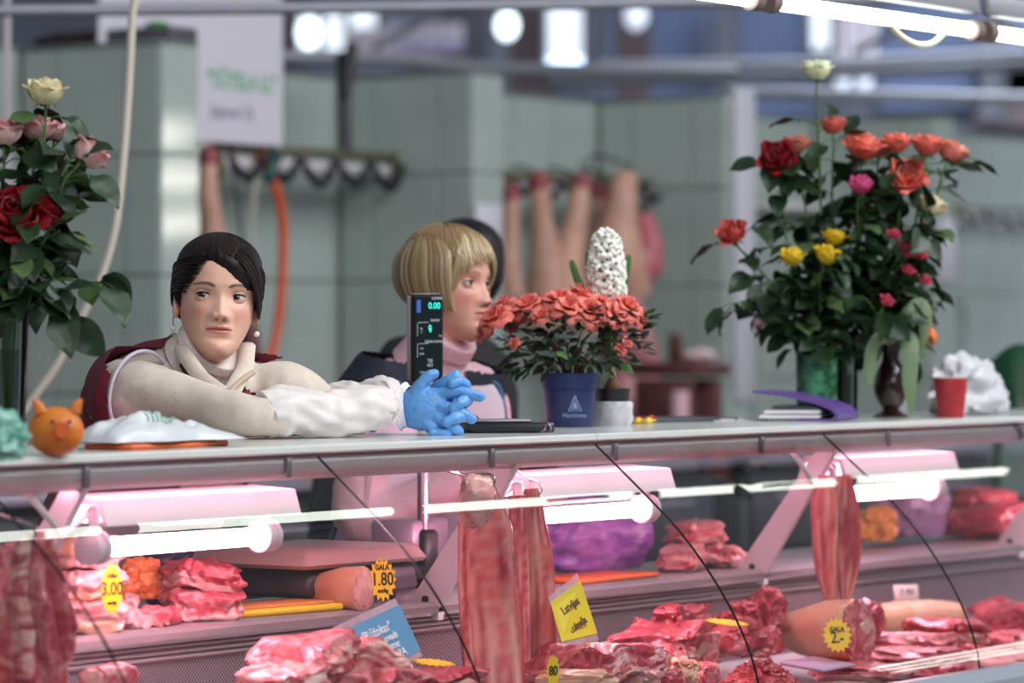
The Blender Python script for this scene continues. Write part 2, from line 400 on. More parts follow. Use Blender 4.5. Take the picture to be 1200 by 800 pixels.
# ---- white sign board
a0, a1 = at(118, 172, Y=4.28), at(333, 172, Y=4.28)
sb = thing('sign_board', 'white sign board with green and grey lettering hanging behind the first divider', 'sign', (a0.x, 4.28, a1.z))
zb = a1.z
b = MB(); b.box(((a0.x+a1.x)/2, 4.29, zb+.36), (a1.x-a0.x, .012, .72), bev=.003); b.build('panel', mat('sign_white', 'cfcbd6', rough=.6), sb, smooth=False)
p = at(284, 97, Y=4.282); text('"TŪTELA LL"', .085, mat('sign_green', '6bb583', rough=.6), frame3(p, (1, 0, 0), (0, 0, 1)), sb, sx=.84, off=.002)
p = at(272, 131, Y=4.282); text('Jaipusei 2ij', .07, mat('sign_grey', '8d8a9c', rough=.6), frame3(p, (1, 0, 0), (0, 0, 1)), sb, sx=.82)
# ---- hook rails
def hook_rail(x0, y0, x1, y1, Y, n, label, drop=.085):
    a, c = at(x0, y0, Y=Y), at(x1, y1, Y=Y); z = (a.z+c.z)/2; a.z = c.z = z
    t = thing('hook_rail', label, 'rail', (a.x, Y, z), 'meat hook rails')
    b = MB(); b.box(((a.x+c.x)/2, Y, z), (c.x-a.x, .025, .03), bev=.004); b.build('rail', mat('rail_brass_grey', '77755f', rough=.45, metal=.5), t)
    b = MB(); b.box(((a.x+c.x)/2, Y+.03, z-.045), (c.x-a.x, .012, .06), bev=.003); b.build('back_strip', M_white, t)
    for x in (a.x, c.x):
        b = MB(); b.box((x, Y+.01, z-.05), (.02, .05, .14), bev=.004); b.build('end_plate', mat('rail_brass_grey'), t)
    L_ = (c.x-a.x)/n
    for i in range(n):
        xa = a.x+L_*(i+.08); xb = a.x+L_*(i+.92); xm = (xa+xb)/2; dz = drop*RN.uniform(.85, 1.2)
        b = MB(); b.tube([(xa, Y-.03, z-.03), (xa+L_*.08, Y-.035, z-dz*.7), (xm, Y-.04, z-dz*1.25), (xb-L_*.08, Y-.035, z-dz*.7), (xb, Y-.03, z-.02)], [.011, .016, .017, .016, .009], 8, 4)
        b.build('hook', mat('black_iron_hook', '2c2c32', rough=.45, metal=.4), t)
    return t
hook_rail(258, 173, 466, 182, YP+.335, 5, 'brass-grey rail with five big black hooks in the first stall below the sign')
hook_rail(588, 204, 770, 214, YP+.35, 6, 'hook rail holding the hanging pork legs in the second stall', .06)
hook_rail(1122, 243, 1230, 248, YP+.50, 5, 'hook rail with empty hooks at the right edge in the last stall', .05)
b = MB(); a, c = at(888, 240, Y=YP+.5), at(1010, 246, Y=YP+.5); b.box(((a.x+c.x)/2, YP+.52, a.z), (c.x-a.x, .2, .03), bev=.004); tag(b.build('wall_shelf', M_white), 'narrow white shelf on the tiled wall behind the big rose bouquet', 'shelf')
def A2(x, y, Y): return at(x, y, Y=Y)
t = pipe('red_hose', [A2(303, 178, YP+.34), A2(312, 196, YP+.32), A2(322, 216, YP+.30), A2(331, 258, YP+.30), A2(331, 310, YP+.30), A2(327, 370, YP+.30), A2(318, 415, YP+.30), A2(306, 446, YP+.30), A2(285, 470, YP+.32)], .0165, mat('orange_red_hose', 'd8532a', rough=.4), 'orange-red rubber hose hanging in a curve on the first stall', 'hose', 12, 5)
b = MB(); p = A2(319, 196, YP+.30); b.box(p, (.05, .05, .13), Matrix.Rotation(.5, 3, 'Y'), bev=.015); b.build('holder', mat('dark_teal_plastic', '1e4a46', rough=.4), t)
pipe('pull_cord', [A2(302, 200, YP+.34), A2(297, 235, YP+.34), A2(294, 290, YP+.34)], .009, mat('cord_cream', 'b9b3a6'), 'pale cord hanging beside the orange-red hose', 'cord', 8, 3)
pipe('white_hose', [A(160, -260, 9.5), A(158, -20, 9.5), A(155, 20, 9.5), A(150, 110, 9.5), A(143, 200, 9.5), A(134, 270, 9.5), A(118, 325, 9.5), A(96, 370, 9.5), A(68, 425, 9.5), A(38, 468, 9.5), A(12, 505, 9.5), A(-10, 560, 9.5), A(-20, 640, 9.5), A(0, 760, 9.5)], .0105, mat('cream_hose', 'cfc6b8', rough=.4), 'cream plastic hose hanging down the left side before the green tiles', 'hose', 10, 6)
M_chrome = mat('chrome', 'b9bcc4', rough=.2, metal=.9)
for x, lab in ((880, 'grey shower hose on the wall left of the rose bouquet'), (1119, 'grey shower hose on the wall right of the rose bouquet')):
    d = YP+.56
    t = thing('shower_hose', lab, 'hose', A2(x, 352, d), 'shower hoses on stall walls')
    b = MB(); b.tube([A2(x, 352, d), A2(x+9, 356, d), A2(x+13, 380, d), A2(x+11, 420, d), A2(x+6, 480, d)], .012, 8, 4); b.build('hose', mat('grey_hose', '9ba29f', rough=.35, metal=.3), t)
    b = MB(); b.lathe([(.03, -.02), (.035, 0), (.02, .03)], 14, A2(x-6, 352, d), M=Matrix.Rotation(PI/2, 3, 'X')); b.build('valve', M_darksteel, t)
# pale fittings on divider end caps (sheets of paper and switch boxes)
for x0, x1, y0, y1, i, nm, lab in ((557, 588, 240, 330, 1, 'paper_notice', 'white paper notice on the end of the second divider'),
        (861, 884, 105, 470, 2, 'white_post', 'white painted post on the end of the third divider'), (1100, 1119, 258, 330, 3, 'paper_notice', 'lilac paper notice on the end of the last divider')):
    Yf = YP-.022; a, c = at(x0, y1, Y=Yf), at(x1, y0, Y=Yf)
    b = MB(); b.box(((a.x+c.x)/2, Yf, (a.z+c.z)/2), (c.x-a.x, .012, c.z-a.z), bev=.002); tag(b.build(nm, mat('notice_white', 'cbc9d2', rough=.5)), lab, 'notice' if 'notice' in nm else 'post')
# ---- tubes hung in a line over the counter
M_tubeW = mat('lit_tube_white', 'f4fbee', emit=9.0)
def strip_lamp(x0, x1, Y, Z, lab):
    t = thing('strip_lamp', lab, 'lamp', (x0, Y, Z), 'strip lamps in a line over the counter')
    b = MB(); b.box(((x0+x1)/2, Y, Z+.062), (x1-x0+.06, .026, .05), bev=.006); b.build('housing', mat('lamp_grey', '8f8f96', rough=.5), t)
    b = MB(); b.tube([(x0, Y, Z), (x1, Y, Z)], .016, 14); b.build('tube', M_tubeW, t)
    for x in (x0-.02, x1+.02):
        b = MB(); b.tube([(x-.016, Y, Z), (x+.016, Y, Z)], .024, 14); b.build('socket', mat('lamp_socket', '7b6a66', rough=.5), t)
    if lab.startswith('lit'): b = MB(); b.tube([(x1-.38, Y, Z-.01), (x1-.33, Y, Z-.035), (x1-.25, Y, Z-.05), (x1-.17, Y, Z-.04), (x1-.10, Y, Z)], .007, 8, 4); b.build('cable', mat('cable_cream', 'e6e8c4', rough=.4), t)
    for x in (x0+.15, x1-.15): b = MB(); b.tube([(x, Y, Z+.06), (x, Y, Z+1.2)], .006, 6); b.build('hanger', M_darksteel, t)
YL = -.03
pa, pc = at(908, 6, Y=YL), at(1136, 32, Y=YL)
ZL = (pa.z+pc.z)/2; PITCH = (pc.x-pa.x)+.11
for i, lab in ((-3, 'strip lamp fourth from the right over the left end of the counter'), (-2, 'strip lamp above the middle of the counter, out of the picture'), (-1, 'strip lamp whose end just shows above the blue cladding'),
               (0, 'lit strip lamp with a looped cable above the red roses'), (1, 'lit strip lamp cut off by the right edge of the picture'), (2, 'farthest strip lamp of the line, out of the picture')):
    strip_lamp(pa.x+PITCH*i, pc.x+PITCH*i, YL, ZL, lab)
# ---- work benches of the stalls, behind the sellers
M_bench = mat('bench_dark_front', '2b2a30', rough=.5, metal=.2); M_benchtop = mat('bench_lilac_steel', '9a8f9e', rough=.35, metal=.3)
for i, (x0, x1, lab) in enumerate(((1.7, 3.55, 'dark steel work bench in the first stall behind the sellers'), (3.7, 5.5, 'dark steel work bench in the second stall behind the sellers'), (5.65, 7.5, 'dark steel work bench in the third stall behind the sellers'))):
    t = thing('work_bench', lab, 'bench', (x0, 2.5, 0)); xm = (x0+x1)/2
    b = MB(); b.box((xm, 2.75, .985), (x1-x0, .6, .03), bev=.005); b.build('top', M_benchtop, t)
    b = MB(); b.box((xm, 2.77, .51), (x1-x0-.04, .52, .9), bev=.01); b.build('body', M_bench, t)
    for k in range(3):
        w_ = (x1-x0-.1)/3; b = MB(); b.box((x0+.05+w_*(k+.5), 2.50, .80), (w_-.02, .02, .22), bev=.004); dr_ = b.build('drawer', mat('bench_drawer', '4a4450', rough=.4, metal=.3), t)
        b = MB(); b.box((x0+.05+w_*(k+.5), 2.483, .86), (w_*.5, .014, .02), bev=.003); b.build('handle', M_benchtop, dr_)
b = MB(); cp_ = at(921, 606, Y=2.62); b.box((cp_.x, 2.68, 1.055), (.30, .26, .11), bev=.01); tag(b.build('plastic_crate', mat('lilac_crate', 'c6b4c6', rough=.5)), 'pale lilac crate standing on the second work bench', 'crate')
# ================================================================ THE COUNTER
XA, XB = -2.0, 4.6
ct = thing('countertop', 'long pale laminate counter top carrying the flowers and scale display', 'countertop', (0, .22, 1.203))
for x0, x1 in ((XA, .9), (.9, XB)):
    b = MB()
    pr = [V((0, y, z)) for y, z in ((.0, 1.2075), (.004, 1.204), (.40, 1.204), (.40, 1.2195), (.006, 1.2195), (.0, 1.216))]
    b.prism(pr, (x0+.0012, 0, 0), (x1-.0012, 0, 0)); b.build('top_slab', M_top, ct, smooth=False)
dc = thing('display_case', 'refrigerated meat display case with curved glass front and pink lamps', 'display case', (0, 0, 0))
b = MB()
pr = [V((0, y, z)) for y, z in ((.022, 1.203), (.012, 1.19), (.016, 1.172), (.034, 1.158), (.040, 1.158), (.021, 1.174), (.018, 1.19), (.028, 1.203))]
b.prism(pr, (XA, 0, 0), (XB, 0, 0)); b.build('fascia', M_fascia, dc)
for x in (-.62, -.08, .55, .98, 1.55, 2.1, 2.75):
    b = MB(); b.box((x, .009, 1.181), (.012, .01, .036), bev=.002); b.build('fascia_clip', mat('clip_grey', '857c82', rough=.4, metal=.3), dc)
# curved glass panes, one by one
GP = [(.004, 1.2), (-.06, 1.148), (-.12, 1.098), (-.19, 1.036), (-.245, .975), (-.29, .915), (-.33, .85), (-.36, .78), (-.375, .715), (-.378, .66)]
gp = catmull([V((0, y, z)) for y, z in GP], 3)
def glass_pane(x0, x1):
    b = MB(); n = len(gp); inn = []
    for i, p in enumerate(gp):
        t = (gp[min(i+1, n-1)]-gp[max(i-1, 0)]).normalized(); nn = V((0, t.z, -t.y)); nn = nn if nn.y > 0 else -nn
        inn.append(p+nn*.0035)
    vs = []
    for x in (x0, x1): vs += [V((x, p.y, p.z)) for p in gp]+[V((x, p.y, p.z)) for p in inn]
    K = 2*n
    fr = []; ed = []; fi = []
    for i in range(n-1):
        fr.append((i, i+1, K+i+1, K+i)); fi.append((n+i, K+n+i, K+n+i+1, n+i+1))
        ed.append((i, n+i, n+i+1, i+1)); ed.append((K+i, K+i+1, K+n+i+1, K+n+i))
    b.add(vs, fr); b.cm = 1; b.add(vs, ed); b.cm = 2; b.add(vs, fi)
    return b.build('glass_pane', [M_glass, M_edge, M_clear], dc)
for k in range(-2, 5): glass_pane(.9*k+.0013, .9*(k+1)-.0013)
# inner decks
M_deck = mat('white_deck', 'd9cdd2', rough=.3, metal=.2)
b = MB(); pr = [V((0, y, z)) for y, z in ((.215, .868), (.205, .876), (.205, .888), (.215, .895), (.56, .895), (.56, .865), (.24, .865))]
b.prism(pr, (XA, 0, 0), (XB, 0, 0)); b.build('rear_shelf', M_steel, dc)
def perf_mat():
    m = mat('perforated_steel', 'a89ba1', rough=.35, metal=.6); nt = m.node_tree; N = nt.nodes; L = nt.links
    tc = N.new('ShaderNodeTexCoord'); sp = N.new('ShaderNodeSeparateXYZ'); L.new(tc.outputs['Object'], sp.inputs[0])
    def w_(o, f, ph=0):
        a = N.new('ShaderNodeMath'); a.operation = 'MULTIPLY_ADD'; a.inputs[1].default_value = f; a.inputs[2].default_value = ph; L.new(o, a.inputs[0])
        s_ = N.new('ShaderNodeMath'); s_.operation = 'SINE'; L.new(a.outputs[0], s_.inputs[0]); return s_.outputs[0]
    mu = N.new('ShaderNodeMath'); mu.operation = 'MULTIPLY'; L.new(w_(sp.outputs[0], 700), mu.inputs[0]); L.new(w_(sp.outputs[2], 700), mu.inputs[1])
    gt = N.new('ShaderNodeMath'); gt.operation = 'GREATER_THAN'; gt.inputs[1].default_value = .25; L.new(mu.outputs[0], gt.inputs[0])
    lt = N.new('ShaderNodeMath'); lt.operation = 'LESS_THAN'; lt.inputs[1].default_value = .835; L.new(sp.outputs[2], lt.inputs[0])
    g2 = N.new('ShaderNodeMath'); g2.operation = 'MULTIPLY'; L.new(gt.outputs[0], g2.inputs[0]); L.new(lt.outputs[0], g2.inputs[1])
    mx = N.new('ShaderNodeMixRGB'); mx.inputs[1].default_value = (*srgb('a2949b'), 1); mx.inputs[2].default_value = (*srgb('2e2528'), 1)
    L.new(g2.outputs[0], mx.inputs[0]); L.new(mx.outputs[0], N['Principled BSDF'].inputs['Base Color']); return m
M_perf = perf_mat()
b = MB(); b.box((1.3, .235, .775), (6.6, .012, .19)); b.build('perforated_panel', M_perf, dc, smooth=False)
b = MB()
for z in (.842, .852, .862): b.tube([(XA, .224, z), (XB, .224, z)], .003, 6)
b.build('panel_ribs', M_steel, dc)
b = MB(); pr = [V((0, y, z)) for y, z in ((.24, .70), (-.36, .655), (-.36, .63), (.24, .67))]
b.prism(pr, (XA, 0, 0), (XB, 0, 0)); b.build('meat_deck', M_deck, dc, smooth=False)
b = MB(); pr = [V((0, y, z)) for y, z in ((-.36, .70), (-.372, .712), (-.40, .712), (-.42, .69), (-.42, .1), (-.36, .1))]
b.prism(pr, (XA, 0, 0), (XB, 0, 0)); b.build('front_sill', mat('blue_grey_sill', '9fa6b0', rough=.3, metal=.3), dc, smooth=False)
b = MB(); b.box((1.3, .0, .3), (6.6, .7, .6)); b.build('base', M_steel, dc, smooth=False)
for i, x in enumerate((-.60, .66, 1.90, 3.15)):
    b = MB(); pr = [V((0, y, z)) for y, z in ((.02, 1.17), (.065, 1.17), (.30, .86), (.205, .86), (.205, .885))]
    b.prism(pr, (x-.008, 0, 0), (x+.008, 0, 0)); st = b.build('strut', M_white, dc, smooth=False)
    for yy, zz in ((.235, .90), (.255, .885)):
        q = MB(); q.lathe([(.007, -.004), (.007, .004)], 10, (x-.009, yy, zz), M=Matrix.Rotation(PI/2, 3, 'Y')); q.build('screw', M_darksteel, st)
M_pinktube = mat('pink_meat_tube', 'fff0f6', emit=46.0)
_b = M_pinktube.node_tree.nodes['Principled BSDF']; _b.inputs['Emission Color'].default_value = (1, .54, .70, 1)
for x0, lab in ((-.50, ''), (.76, ''), (2.0, ''), (3.25, '')):
    x1 = x0+.44; Y_, Z_ = .085, 1.058
    lp = MB(); pr = [V((0, y, z)) for y, z in ((.04, 1.096), (.055, 1.14), (.15, 1.146), (.165, 1.096), (.155, 1.096), (.145, 1.13), (.062, 1.13), (.05, 1.096))]
    lp.prism(pr, (x0-.03, 0, 0), (x1+.06, 0, 0)); h = lp.build('lamp_housing', M_white, dc, smooth=False)
    b = MB(); b.tube([(x0, Y_, Z_), (x1, Y_, Z_)], .0155, 14); b.build('lamp_tube', M_pinktube, h)
    for x, s in ((x0, -1), (x1, 1)):
        b = MB(); b.lathe([(.02, -.024), (.029, -.018), (.029, -.006), (.025, -.004), (.025, .004), (.029, .006), (.029, .016), (.018, .02)], 20, (x+s*.012, Y_, Z_), M=Matrix.Rotation(PI/2, 3, 'Y'))
        b.box((x+s*.012, Y_, Z_+.04), (.02, .016, .06), bev=.004); b.build('lamp_socket', mat('lamp_socket_white', 'd9ccd2', rough=.3), h)
for k in range(5):                                              # unseen tubes added behind the fascia to brighten the case
    b = MB(); b.tube([(XA+.05+1.3*k, .058, 1.176), (XA+1.2+1.3*k, .058, 1.176)], .013, 12); b.build('hidden_fill_tube', mat('soft_pink_tube', 'ffacc4', emit=19.0), dc)
for x0, x1 in ((-.72, -.5), (.5, .76), (1.75, 2.0)):
    b = MB(); b.tube([(x0, .05, 1.16), (x0+.05, .04, 1.11), (x0+.1, .06, 1.09), (x1, .1, 1.12)], .006, 8, 4); b.build('lamp_cable', M_white, dc)
b = MB(); b.tube([(XA, .12, 1.165), (XB, .12, 1.165)], .008, 8); b.build('hanging_rail', M_steel, dc)
# ================================================================ PEOPLE
def cat1(tab, u):
    """smooth table lookup, u in 0..len-1"""
    n = len(tab); i = min(max(int(u), 0), n-2); t = u-i
    a, b, c, d = tab[max(i-1, 0)], tab[i], tab[i+1], tab[min(i+2, n-1)]
    return .5*((2*b)+(c-a)*t+(2*a-5*b+4*c-d)*t*t+(3*b-a-3*c+d)*t**3)
HZ = [-.125, -.119, -.109, -.095, -.08, -.062, -.045, -.02, 0, .025, .05, .07, .086, .099, .109, .115, .118]
HW = [.006, .020, .031, .0415, .0505, .0590, .0648, .0688, .0700, .071, .0705, .0665, .0595, .0475, .0325, .0175, .004]
HF = [-.060, -.075, -.0855, -.0875, -.0855, -.087, -.088, -.0875, -.0870, -.0905, -.0885, -.080, -.068, -.051, -.030, -.010, .012]
HB = [-.05, -.03, -.010, .006, .022, .05, .072, .09, .098, .102, .1, .094, .084, .07, .053, .037, .02]
HC = [-.055, -.045, -.035, -.022, -.008, .003, .008, .010, .012, .014, .014, .013, .012, .011, .011, .012, .014]
def zrow(z):
    for i in range(len(HZ)-1):
        if z <= HZ[i+1]: return i+max(0, (z-HZ[i]))/(HZ[i+1]-HZ[i])
    return len(HZ)-1.0
def hsurf(u, phi, off=0.0):
    w_, yf, yb, c = (cat1(t, u) for t in (HW, HF, HB, HC)); z = cat1(HZ, u)
    s_, k = math.sin(phi), math.cos(phi); e = 2/2.25
    x = w_*math.copysign(abs(s_)**e, s_)
    y = c-(c-yf)*abs(k)**e if k > 0 else c+(yb-c)*abs(k)**e
    p = V((x, y, z))
    if off:
        q = V((x/.0049, (y-.005)/.0081, (z-.0)/.0115))if 0 else V((x/(.07**2), (y-.005)/(.095**2), (z-.005)/(.115**2)))
        p = p+q.normalized()*off
    return p
def hphi(x, y): return math.atan2(x, -(y-.01))
G = lambda d, s: math.exp(-(d/s)**2)
def face_disp(x, z, F):
    ax = abs(x); d = 0
    # nose ridge
    nz = [(.012, .0005), (.0, .0035), (-.012, .0070), (-.024, .0120), (-.033, .0170), (-.038, .0182), (-.044, .0140), (-.0485, .005), (-.053, .0)]
    if -.053 < z < .012:
        for (z1, h1), (z2, h2) in zip(nz, nz[1:]):
            if z2 <= z <= z1:
                t = (z-z2)/(z1-z2); t = t*t*(3-2*t) if h1 < h2 and z < -.038 else t
                h = h2+(h1-h2)*t; break
        sg = .0085+.0042*min(1, max(0, (.0-z)/.038))
        d -= h*G(x, sg)*F.get('nose', 1)
    d -= .0095*G(ax-.0128, .0062)*G(z+.0405, .0075)
    d += .004*G(ax-.0065, .0035)*G(z+.0485, .003)
    # sockets, brow, cheeks
    d += .0110*G(ax-.0318, .0185)*G(z-.000, .0125)
    d -= .0028*G(ax-.030, .02)*G(z-.0215, .008)
    d -= .0035*G(ax-.042, .018)*G(z+.028, .016)
    d += .002*G(ax-.028, .006)*G(z+.052, .014)
    # mouth
    mw = max(0, 1-(ax/.0265)**2)
    d -= .0034*mw*G(z+.0600, .0050)
    d -= .0044*mw**.8*G(z+.0712, .0052)
    d += .0034*mw**.5*G(z+.0655, .0016)
    d += .0035*G(x, .02)*G(z+.0835, .005)
    d -= .004*G(x, .016)*G(z+.1, .010)
    d += .0012*G(x, .0035)*G(z+.0535, .004)
    return d
def make_head(F):
    """face mesh with per-vertex colour; F: dict of skin, lip, brow colours"""
    b = MB(); NR, NC = 130, 176; vs = []; cols = []
    skin = srgb(F['skin']); lip = srgb(F['lip']); brow = srgb(F['brow']); blush = srgb(F['blush'])
    mixc = lambda a, b_, t: tuple(p*(1-t)+q*t for p, q in zip(a, b_))
    for i in range(NR+1):
        u = (len(HZ)-1)*i/NR
        for j in range(NC):
            th = 2*PI*j/NC-PI; ph = th-.55*math.sin(th)
            p = hsurf(u, ph); k = math.cos(ph)
            c = skin
            if k > 0:
                x, z = p.x, p.z; dd = face_disp(x, z, F)*min(1, k*2.2)
                p = p+V((0, dd, 0)); ax = abs(x)
                c = mixc(c, blush, .45*G(ax-.043, .019)*G(z+.034, .018)+.35*G(x, .008)*G(z+.038, .009)+.15*G(x, .02)*G(z+.1, .012))
                mw = max(0, 1-(ax/.0255)**2)
                if mw > 0:
                    top = -.0588-.0010*G(x, .003)+.0010*G(ax-.005, .004)-.0062*(1-mw**.6); bot = -.0752+.0090*(1-mw**.55)
                    t = min(1, max(0, (top-z)/.0016))*min(1, max(0, (z-bot)/.0022)); c = mixc(c, lip, .72*t)
                    c = mixc(c, srgb('6d2f30'), .8*mw**.4*G(z+.0656, .0010))
                # eyebrow
                bx = (ax-.012)/.042
                if 0 <= bx <= 1:
                    zc = .0165+.0085*math.sin(min(1, bx*1.05)**.8*PI*.72)-.003*bx; th_ = .0040*(1-.70*bx)*min(1, bx*6+.3)
                    c = mixc(c, brow, F.get('browk', .85)*max(0, 1-(abs(z-zc)/(th_*1.35))**2))
                c = mixc(c, srgb('5a2f2a'), 1.0*G(ax-.0072, .0036)*G(z+.0468, .0027))
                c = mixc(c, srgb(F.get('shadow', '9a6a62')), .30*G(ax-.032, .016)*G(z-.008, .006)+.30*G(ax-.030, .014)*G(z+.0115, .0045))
            vs.append(p); cols.append(c)
    fs = [(i*NC+j, i*NC+(j+1) % NC, (i+1)*NC+(j+1) % NC, (i+1)*NC+j) for i in range(NR) for j in range(NC)]
    fs += [tuple(reversed(range(NC))), tuple(NR*NC+k for k in range(NC))]
    b.add(vs, fs, cols)
    # ears
    for s in (-1, 1):
        def ear(p, q, s=s):
            q = q.copy(); r = math.hypot(q.y/.017, q.z/.031)
            if p.x*s > 0: q.x -= s*.007*max(0, 1-r*1.35)
            q.y += .25*q.z*1; return q
        b.blob((s*.0725, .017, -.012), (.0085, .017, .031), 4, Matrix.Rotation(s*.35, 3, 'Z'), ear, mixc(skin, blush, .25))
    return b
def eye_parts(F, hd):
    """eyeballs and lids as (name, MB)"""
    out = []
    skin = srgb(F['skin']); lidc = tuple(a*.93 for a in skin); lash = srgb(F.get('lash', '241513'))
    gx, gz = F.get('gaze', (0, 0))
    for s in (-1, 1):
        c = V((s*.0318, -.0640, 0)); g = V((gx, -1, gz)).normalized()
        def ecol(p, g=g):
            a = math.degrees(math.acos(max(-1, min(1, p.normalized().dot(g)))))
            return srgb('120c0a') if a < 12 else srgb(F['iris']) if a < 30 else srgb('20140f') if a < 33 else srgb('d3c8c3')
        e = MB(); e.blob(c, (.0136,)*3, 5, col=ecol); out.append(('eyeball', e))
        l = MB()
        for up in (1, -1):
            def lf(i, j, up=up):
                al = math.radians(-72+144*i); r = .0148
                m = math.cos(al*1.18); m = max(m, 0)**.8
                el0 = (F.get('open', 23)*m-1.5) if up > 0 else (-17*m-1.5)
                el = math.radians(el0+(up*78-el0)*j); tilt = s*.10
                x, y, z = r*math.sin(al)*math.cos(el), -r*math.cos(al)*math.cos(el), r*math.sin(el)
                return c+V((x, y, z+tilt*x))
            l.grid(22, 10, lf, col=lambda i, j, up=up: (lash if j < .06 else lidc) if up > 0 else (tuple(a*.8 for a in skin) if j < .06 else skin), thick=.0012)
        out.append(('eyelid', l))
        e = MB(); pts = []
        for i in range(13):
            al = math.radians(-66+132*i/12); el = math.radians(F.get('open', 23)*max(math.cos(al*1.18), 0)**.8-1.5); r = .0154
            x, y, z = r*math.sin(al)*math.cos(el), -r*math.cos(al)*math.cos(el), r*math.sin(el); pts.append(c+V((x, y-.0004, z+s*.10*x)))
        e.tube(pts, [.0006, .0012, .0015, .0015, .0013, .0007], 6, 1); out.append(('eyelash', e))
    return out
def voxel(mb, size, it=4, col=None):
    """union of overlapping closed shapes into one continuous surface"""
    me = bpy.data.meshes.new('tmp'); me.from_pydata([tuple(p) for p in mb.v], [], mb.f)
    bm = bmesh.new(); bm.from_mesh(me); bmesh.ops.recalc_face_normals(bm, faces=bm.faces); bm.to_mesh(me); bm.free()
    o = bpy.data.objects.new('tmp', me); COL.objects.link(o)
    r = o.modifiers.new('r', 'REMESH'); r.mode = 'VOXEL'; r.voxel_size = size
    s_ = o.modifiers.new('s', 'SMOOTH'); s_.iterations = it; s_.factor = .5
    me2 = bpy.data.meshes.new_from_object(o.evaluated_get(bpy.context.evaluated_depsgraph_get()))
    out = MB(); out.add([v.co.copy() for v in me2.vertices], [tuple(p.vertices) for p in me2.polygons], col)
    bpy.data.objects.remove(o); bpy.data.meshes.remove(me); bpy.data.meshes.remove(me2); return out
class Torso:
    def __init__(s, cs, lat, dep, L): s.c = [V(c) for c in cs]; s.lat = lat; s.dep = dep; s.L = V(L).normalized()
    def ctr(s, u):
        n = len(s.c)-1; return V(tuple(cat1([c[k] for c in s.c], u*n) for k in range(3)))
    def __call__(s, u, a, off=0.0):
        n = len(s.c)-1; c = s.ctr(u); t = (s.ctr(min(1, u+.02))-s.ctr(max(0, u-.02))).normalized()
        f = s.L.cross(t); f = f.normalized(); f = f if f.y < 0 else -f
        e = 2/2.3; ca, sa = math.cos(a), math.sin(a)
        return c+f*((cat1(s.dep, u*n)+off)*math.copysign(abs(ca)**e, ca))+s.L*((cat1(s.lat, u*n)+off)*math.copysign(abs(sa)**e, sa))
    def solid(s, mb, off=0.0, nu=40, na=40):
        g = [[s(i/nu, 2*PI*j/na, off) for j in range(na)] for i in range(nu+1)]
        vs = [p for r in g for p in r]
        fs = [(i*na+j, i*na+(j+1) % na, (i+1)*na+(j+1) % na, (i+1)*na+j) for i in range(nu) for j in range(na)]
        fs += [tuple(reversed(range(na))), tuple(nu*na+k for k in range(na))]
        mb.add(vs, fs)
M_skin = mat('skin', 'e0b09a', rough=.45, attr=True, sss=.12, bump=.05, bs=260, spec=.4)
M_eye = mat('eye', 'ffffff', rough=.08, attr=True, coat=.6)
M_lash = mat('lash', '20130f', rough=.6)
def wrinkle(mb, amp, sc, seed=0):
    """cloth folds: push vertices along a noise field"""
    for i, p in enumerate(mb.v):
        q = V(p); mb.v[i] = tuple(q+V((fbm(q+V((seed, 0, 0)), sc), fbm(q+V((0, seed+5, 0)), sc), fbm(q+V((0, 0, seed+9)), sc)))*amp)
    return mb
def place_head(root, F, Mh, hair_m):
    """puts face pieces under root; Mh is head matrix in world"""
    b = make_head(F)
    b.v = [tuple(Mh @ V(p)) for p in b.v]
    return b
def add_eyes(root, F, Mh):
    for nm, e in eye_parts(F, None):
        e.v = [tuple(Mh @ V(p)) for p in e.v]
        e.build(nm, M_eye if nm == 'eyeball' else M_skin if nm == 'eyelid' else M_lash, root)
def hair_cap(zl, Mh, base=.013, crown=.006, mod=None):
    """shell over the scalp; dives beneath the skin along the hairline zl(phi)"""
    b = MB(); NR, NC = 70, 120; vs = []
    for i in range(NR+1):
        u = 2.5+(len(HZ)-3.5)*i/NR
        for j in range(NC):
            ph = 2*PI*j/NC-PI; z = cat1(HZ, u); h = (z-zl(ph))/.016; k = max(-1, min(1, h))
            o = base*k+crown*max(0, min(1, (z-.05)/.05))
            if mod: o = mod(ph, z, o)
            o += .0012*math.sin(ph*70+6*fbm((ph*3, z*20, 0)))*(k > 0)
            vs.append(Mh @ hsurf(u, ph, o))
    fs = [(i*NC+j, i*NC+(j+1) % NC, (i+1)*NC+(j+1) % NC, (i+1)*NC+j) for i in range(NR) for j in range(NC)]
    fs += [tuple(reversed(range(NC))), tuple(NR*NC+k for k in range(NC))]
    return b.add(vs, fs)
def tabf(tab):
    def f(ph):
        a = abs(math.degrees(ph))
        for (a0, z0), (a1, z1) in zip(tab, tab[1:]):
            if a <= a1: t = (a-a0)/(a1-a0); t = t*t*(3-2*t); return z0+(z1-z0)*t
        return tab[-1][1]
    return f
def snap(p, off): # push a head-local point to stay at least off outside the scalp
    p = V(p); u = zrow(max(-.11, min(.1165, p.z))); q = hsurf(u, hphi(p.x, p.y), off)
    return p if (V((p.x, p.y-.01, 0)).length > V((q.x, q.y-.01, 0)).length) else V((q.x, q.y, q.z))
def arm(mb, pts, rad, n=18):
    if len(pts) == 3: a, b_, c = (V(p) for p in pts); pts = [a, (a+b_)/2, b_, (b_+c)/2, c]
    mb.tube(pts, rad, n, 6)
def legs(mb, hips, feet, L):
    for h, f_ in zip(hips, feet):
        h, f_ = V(h), V(f_); k = (h+f_)/2+V((0, -.03, .02))
        mb.tube([h, k, f_+V((0, 0, .08))], [.085, .07, .055, .05, .04], 14, 4)
        mb.tube([f_+V((0, .05, .045)), f_+V((0, -.05, .05)), f_+V((0, -.15, .025))], [.035, .042, .025], 12, 3)
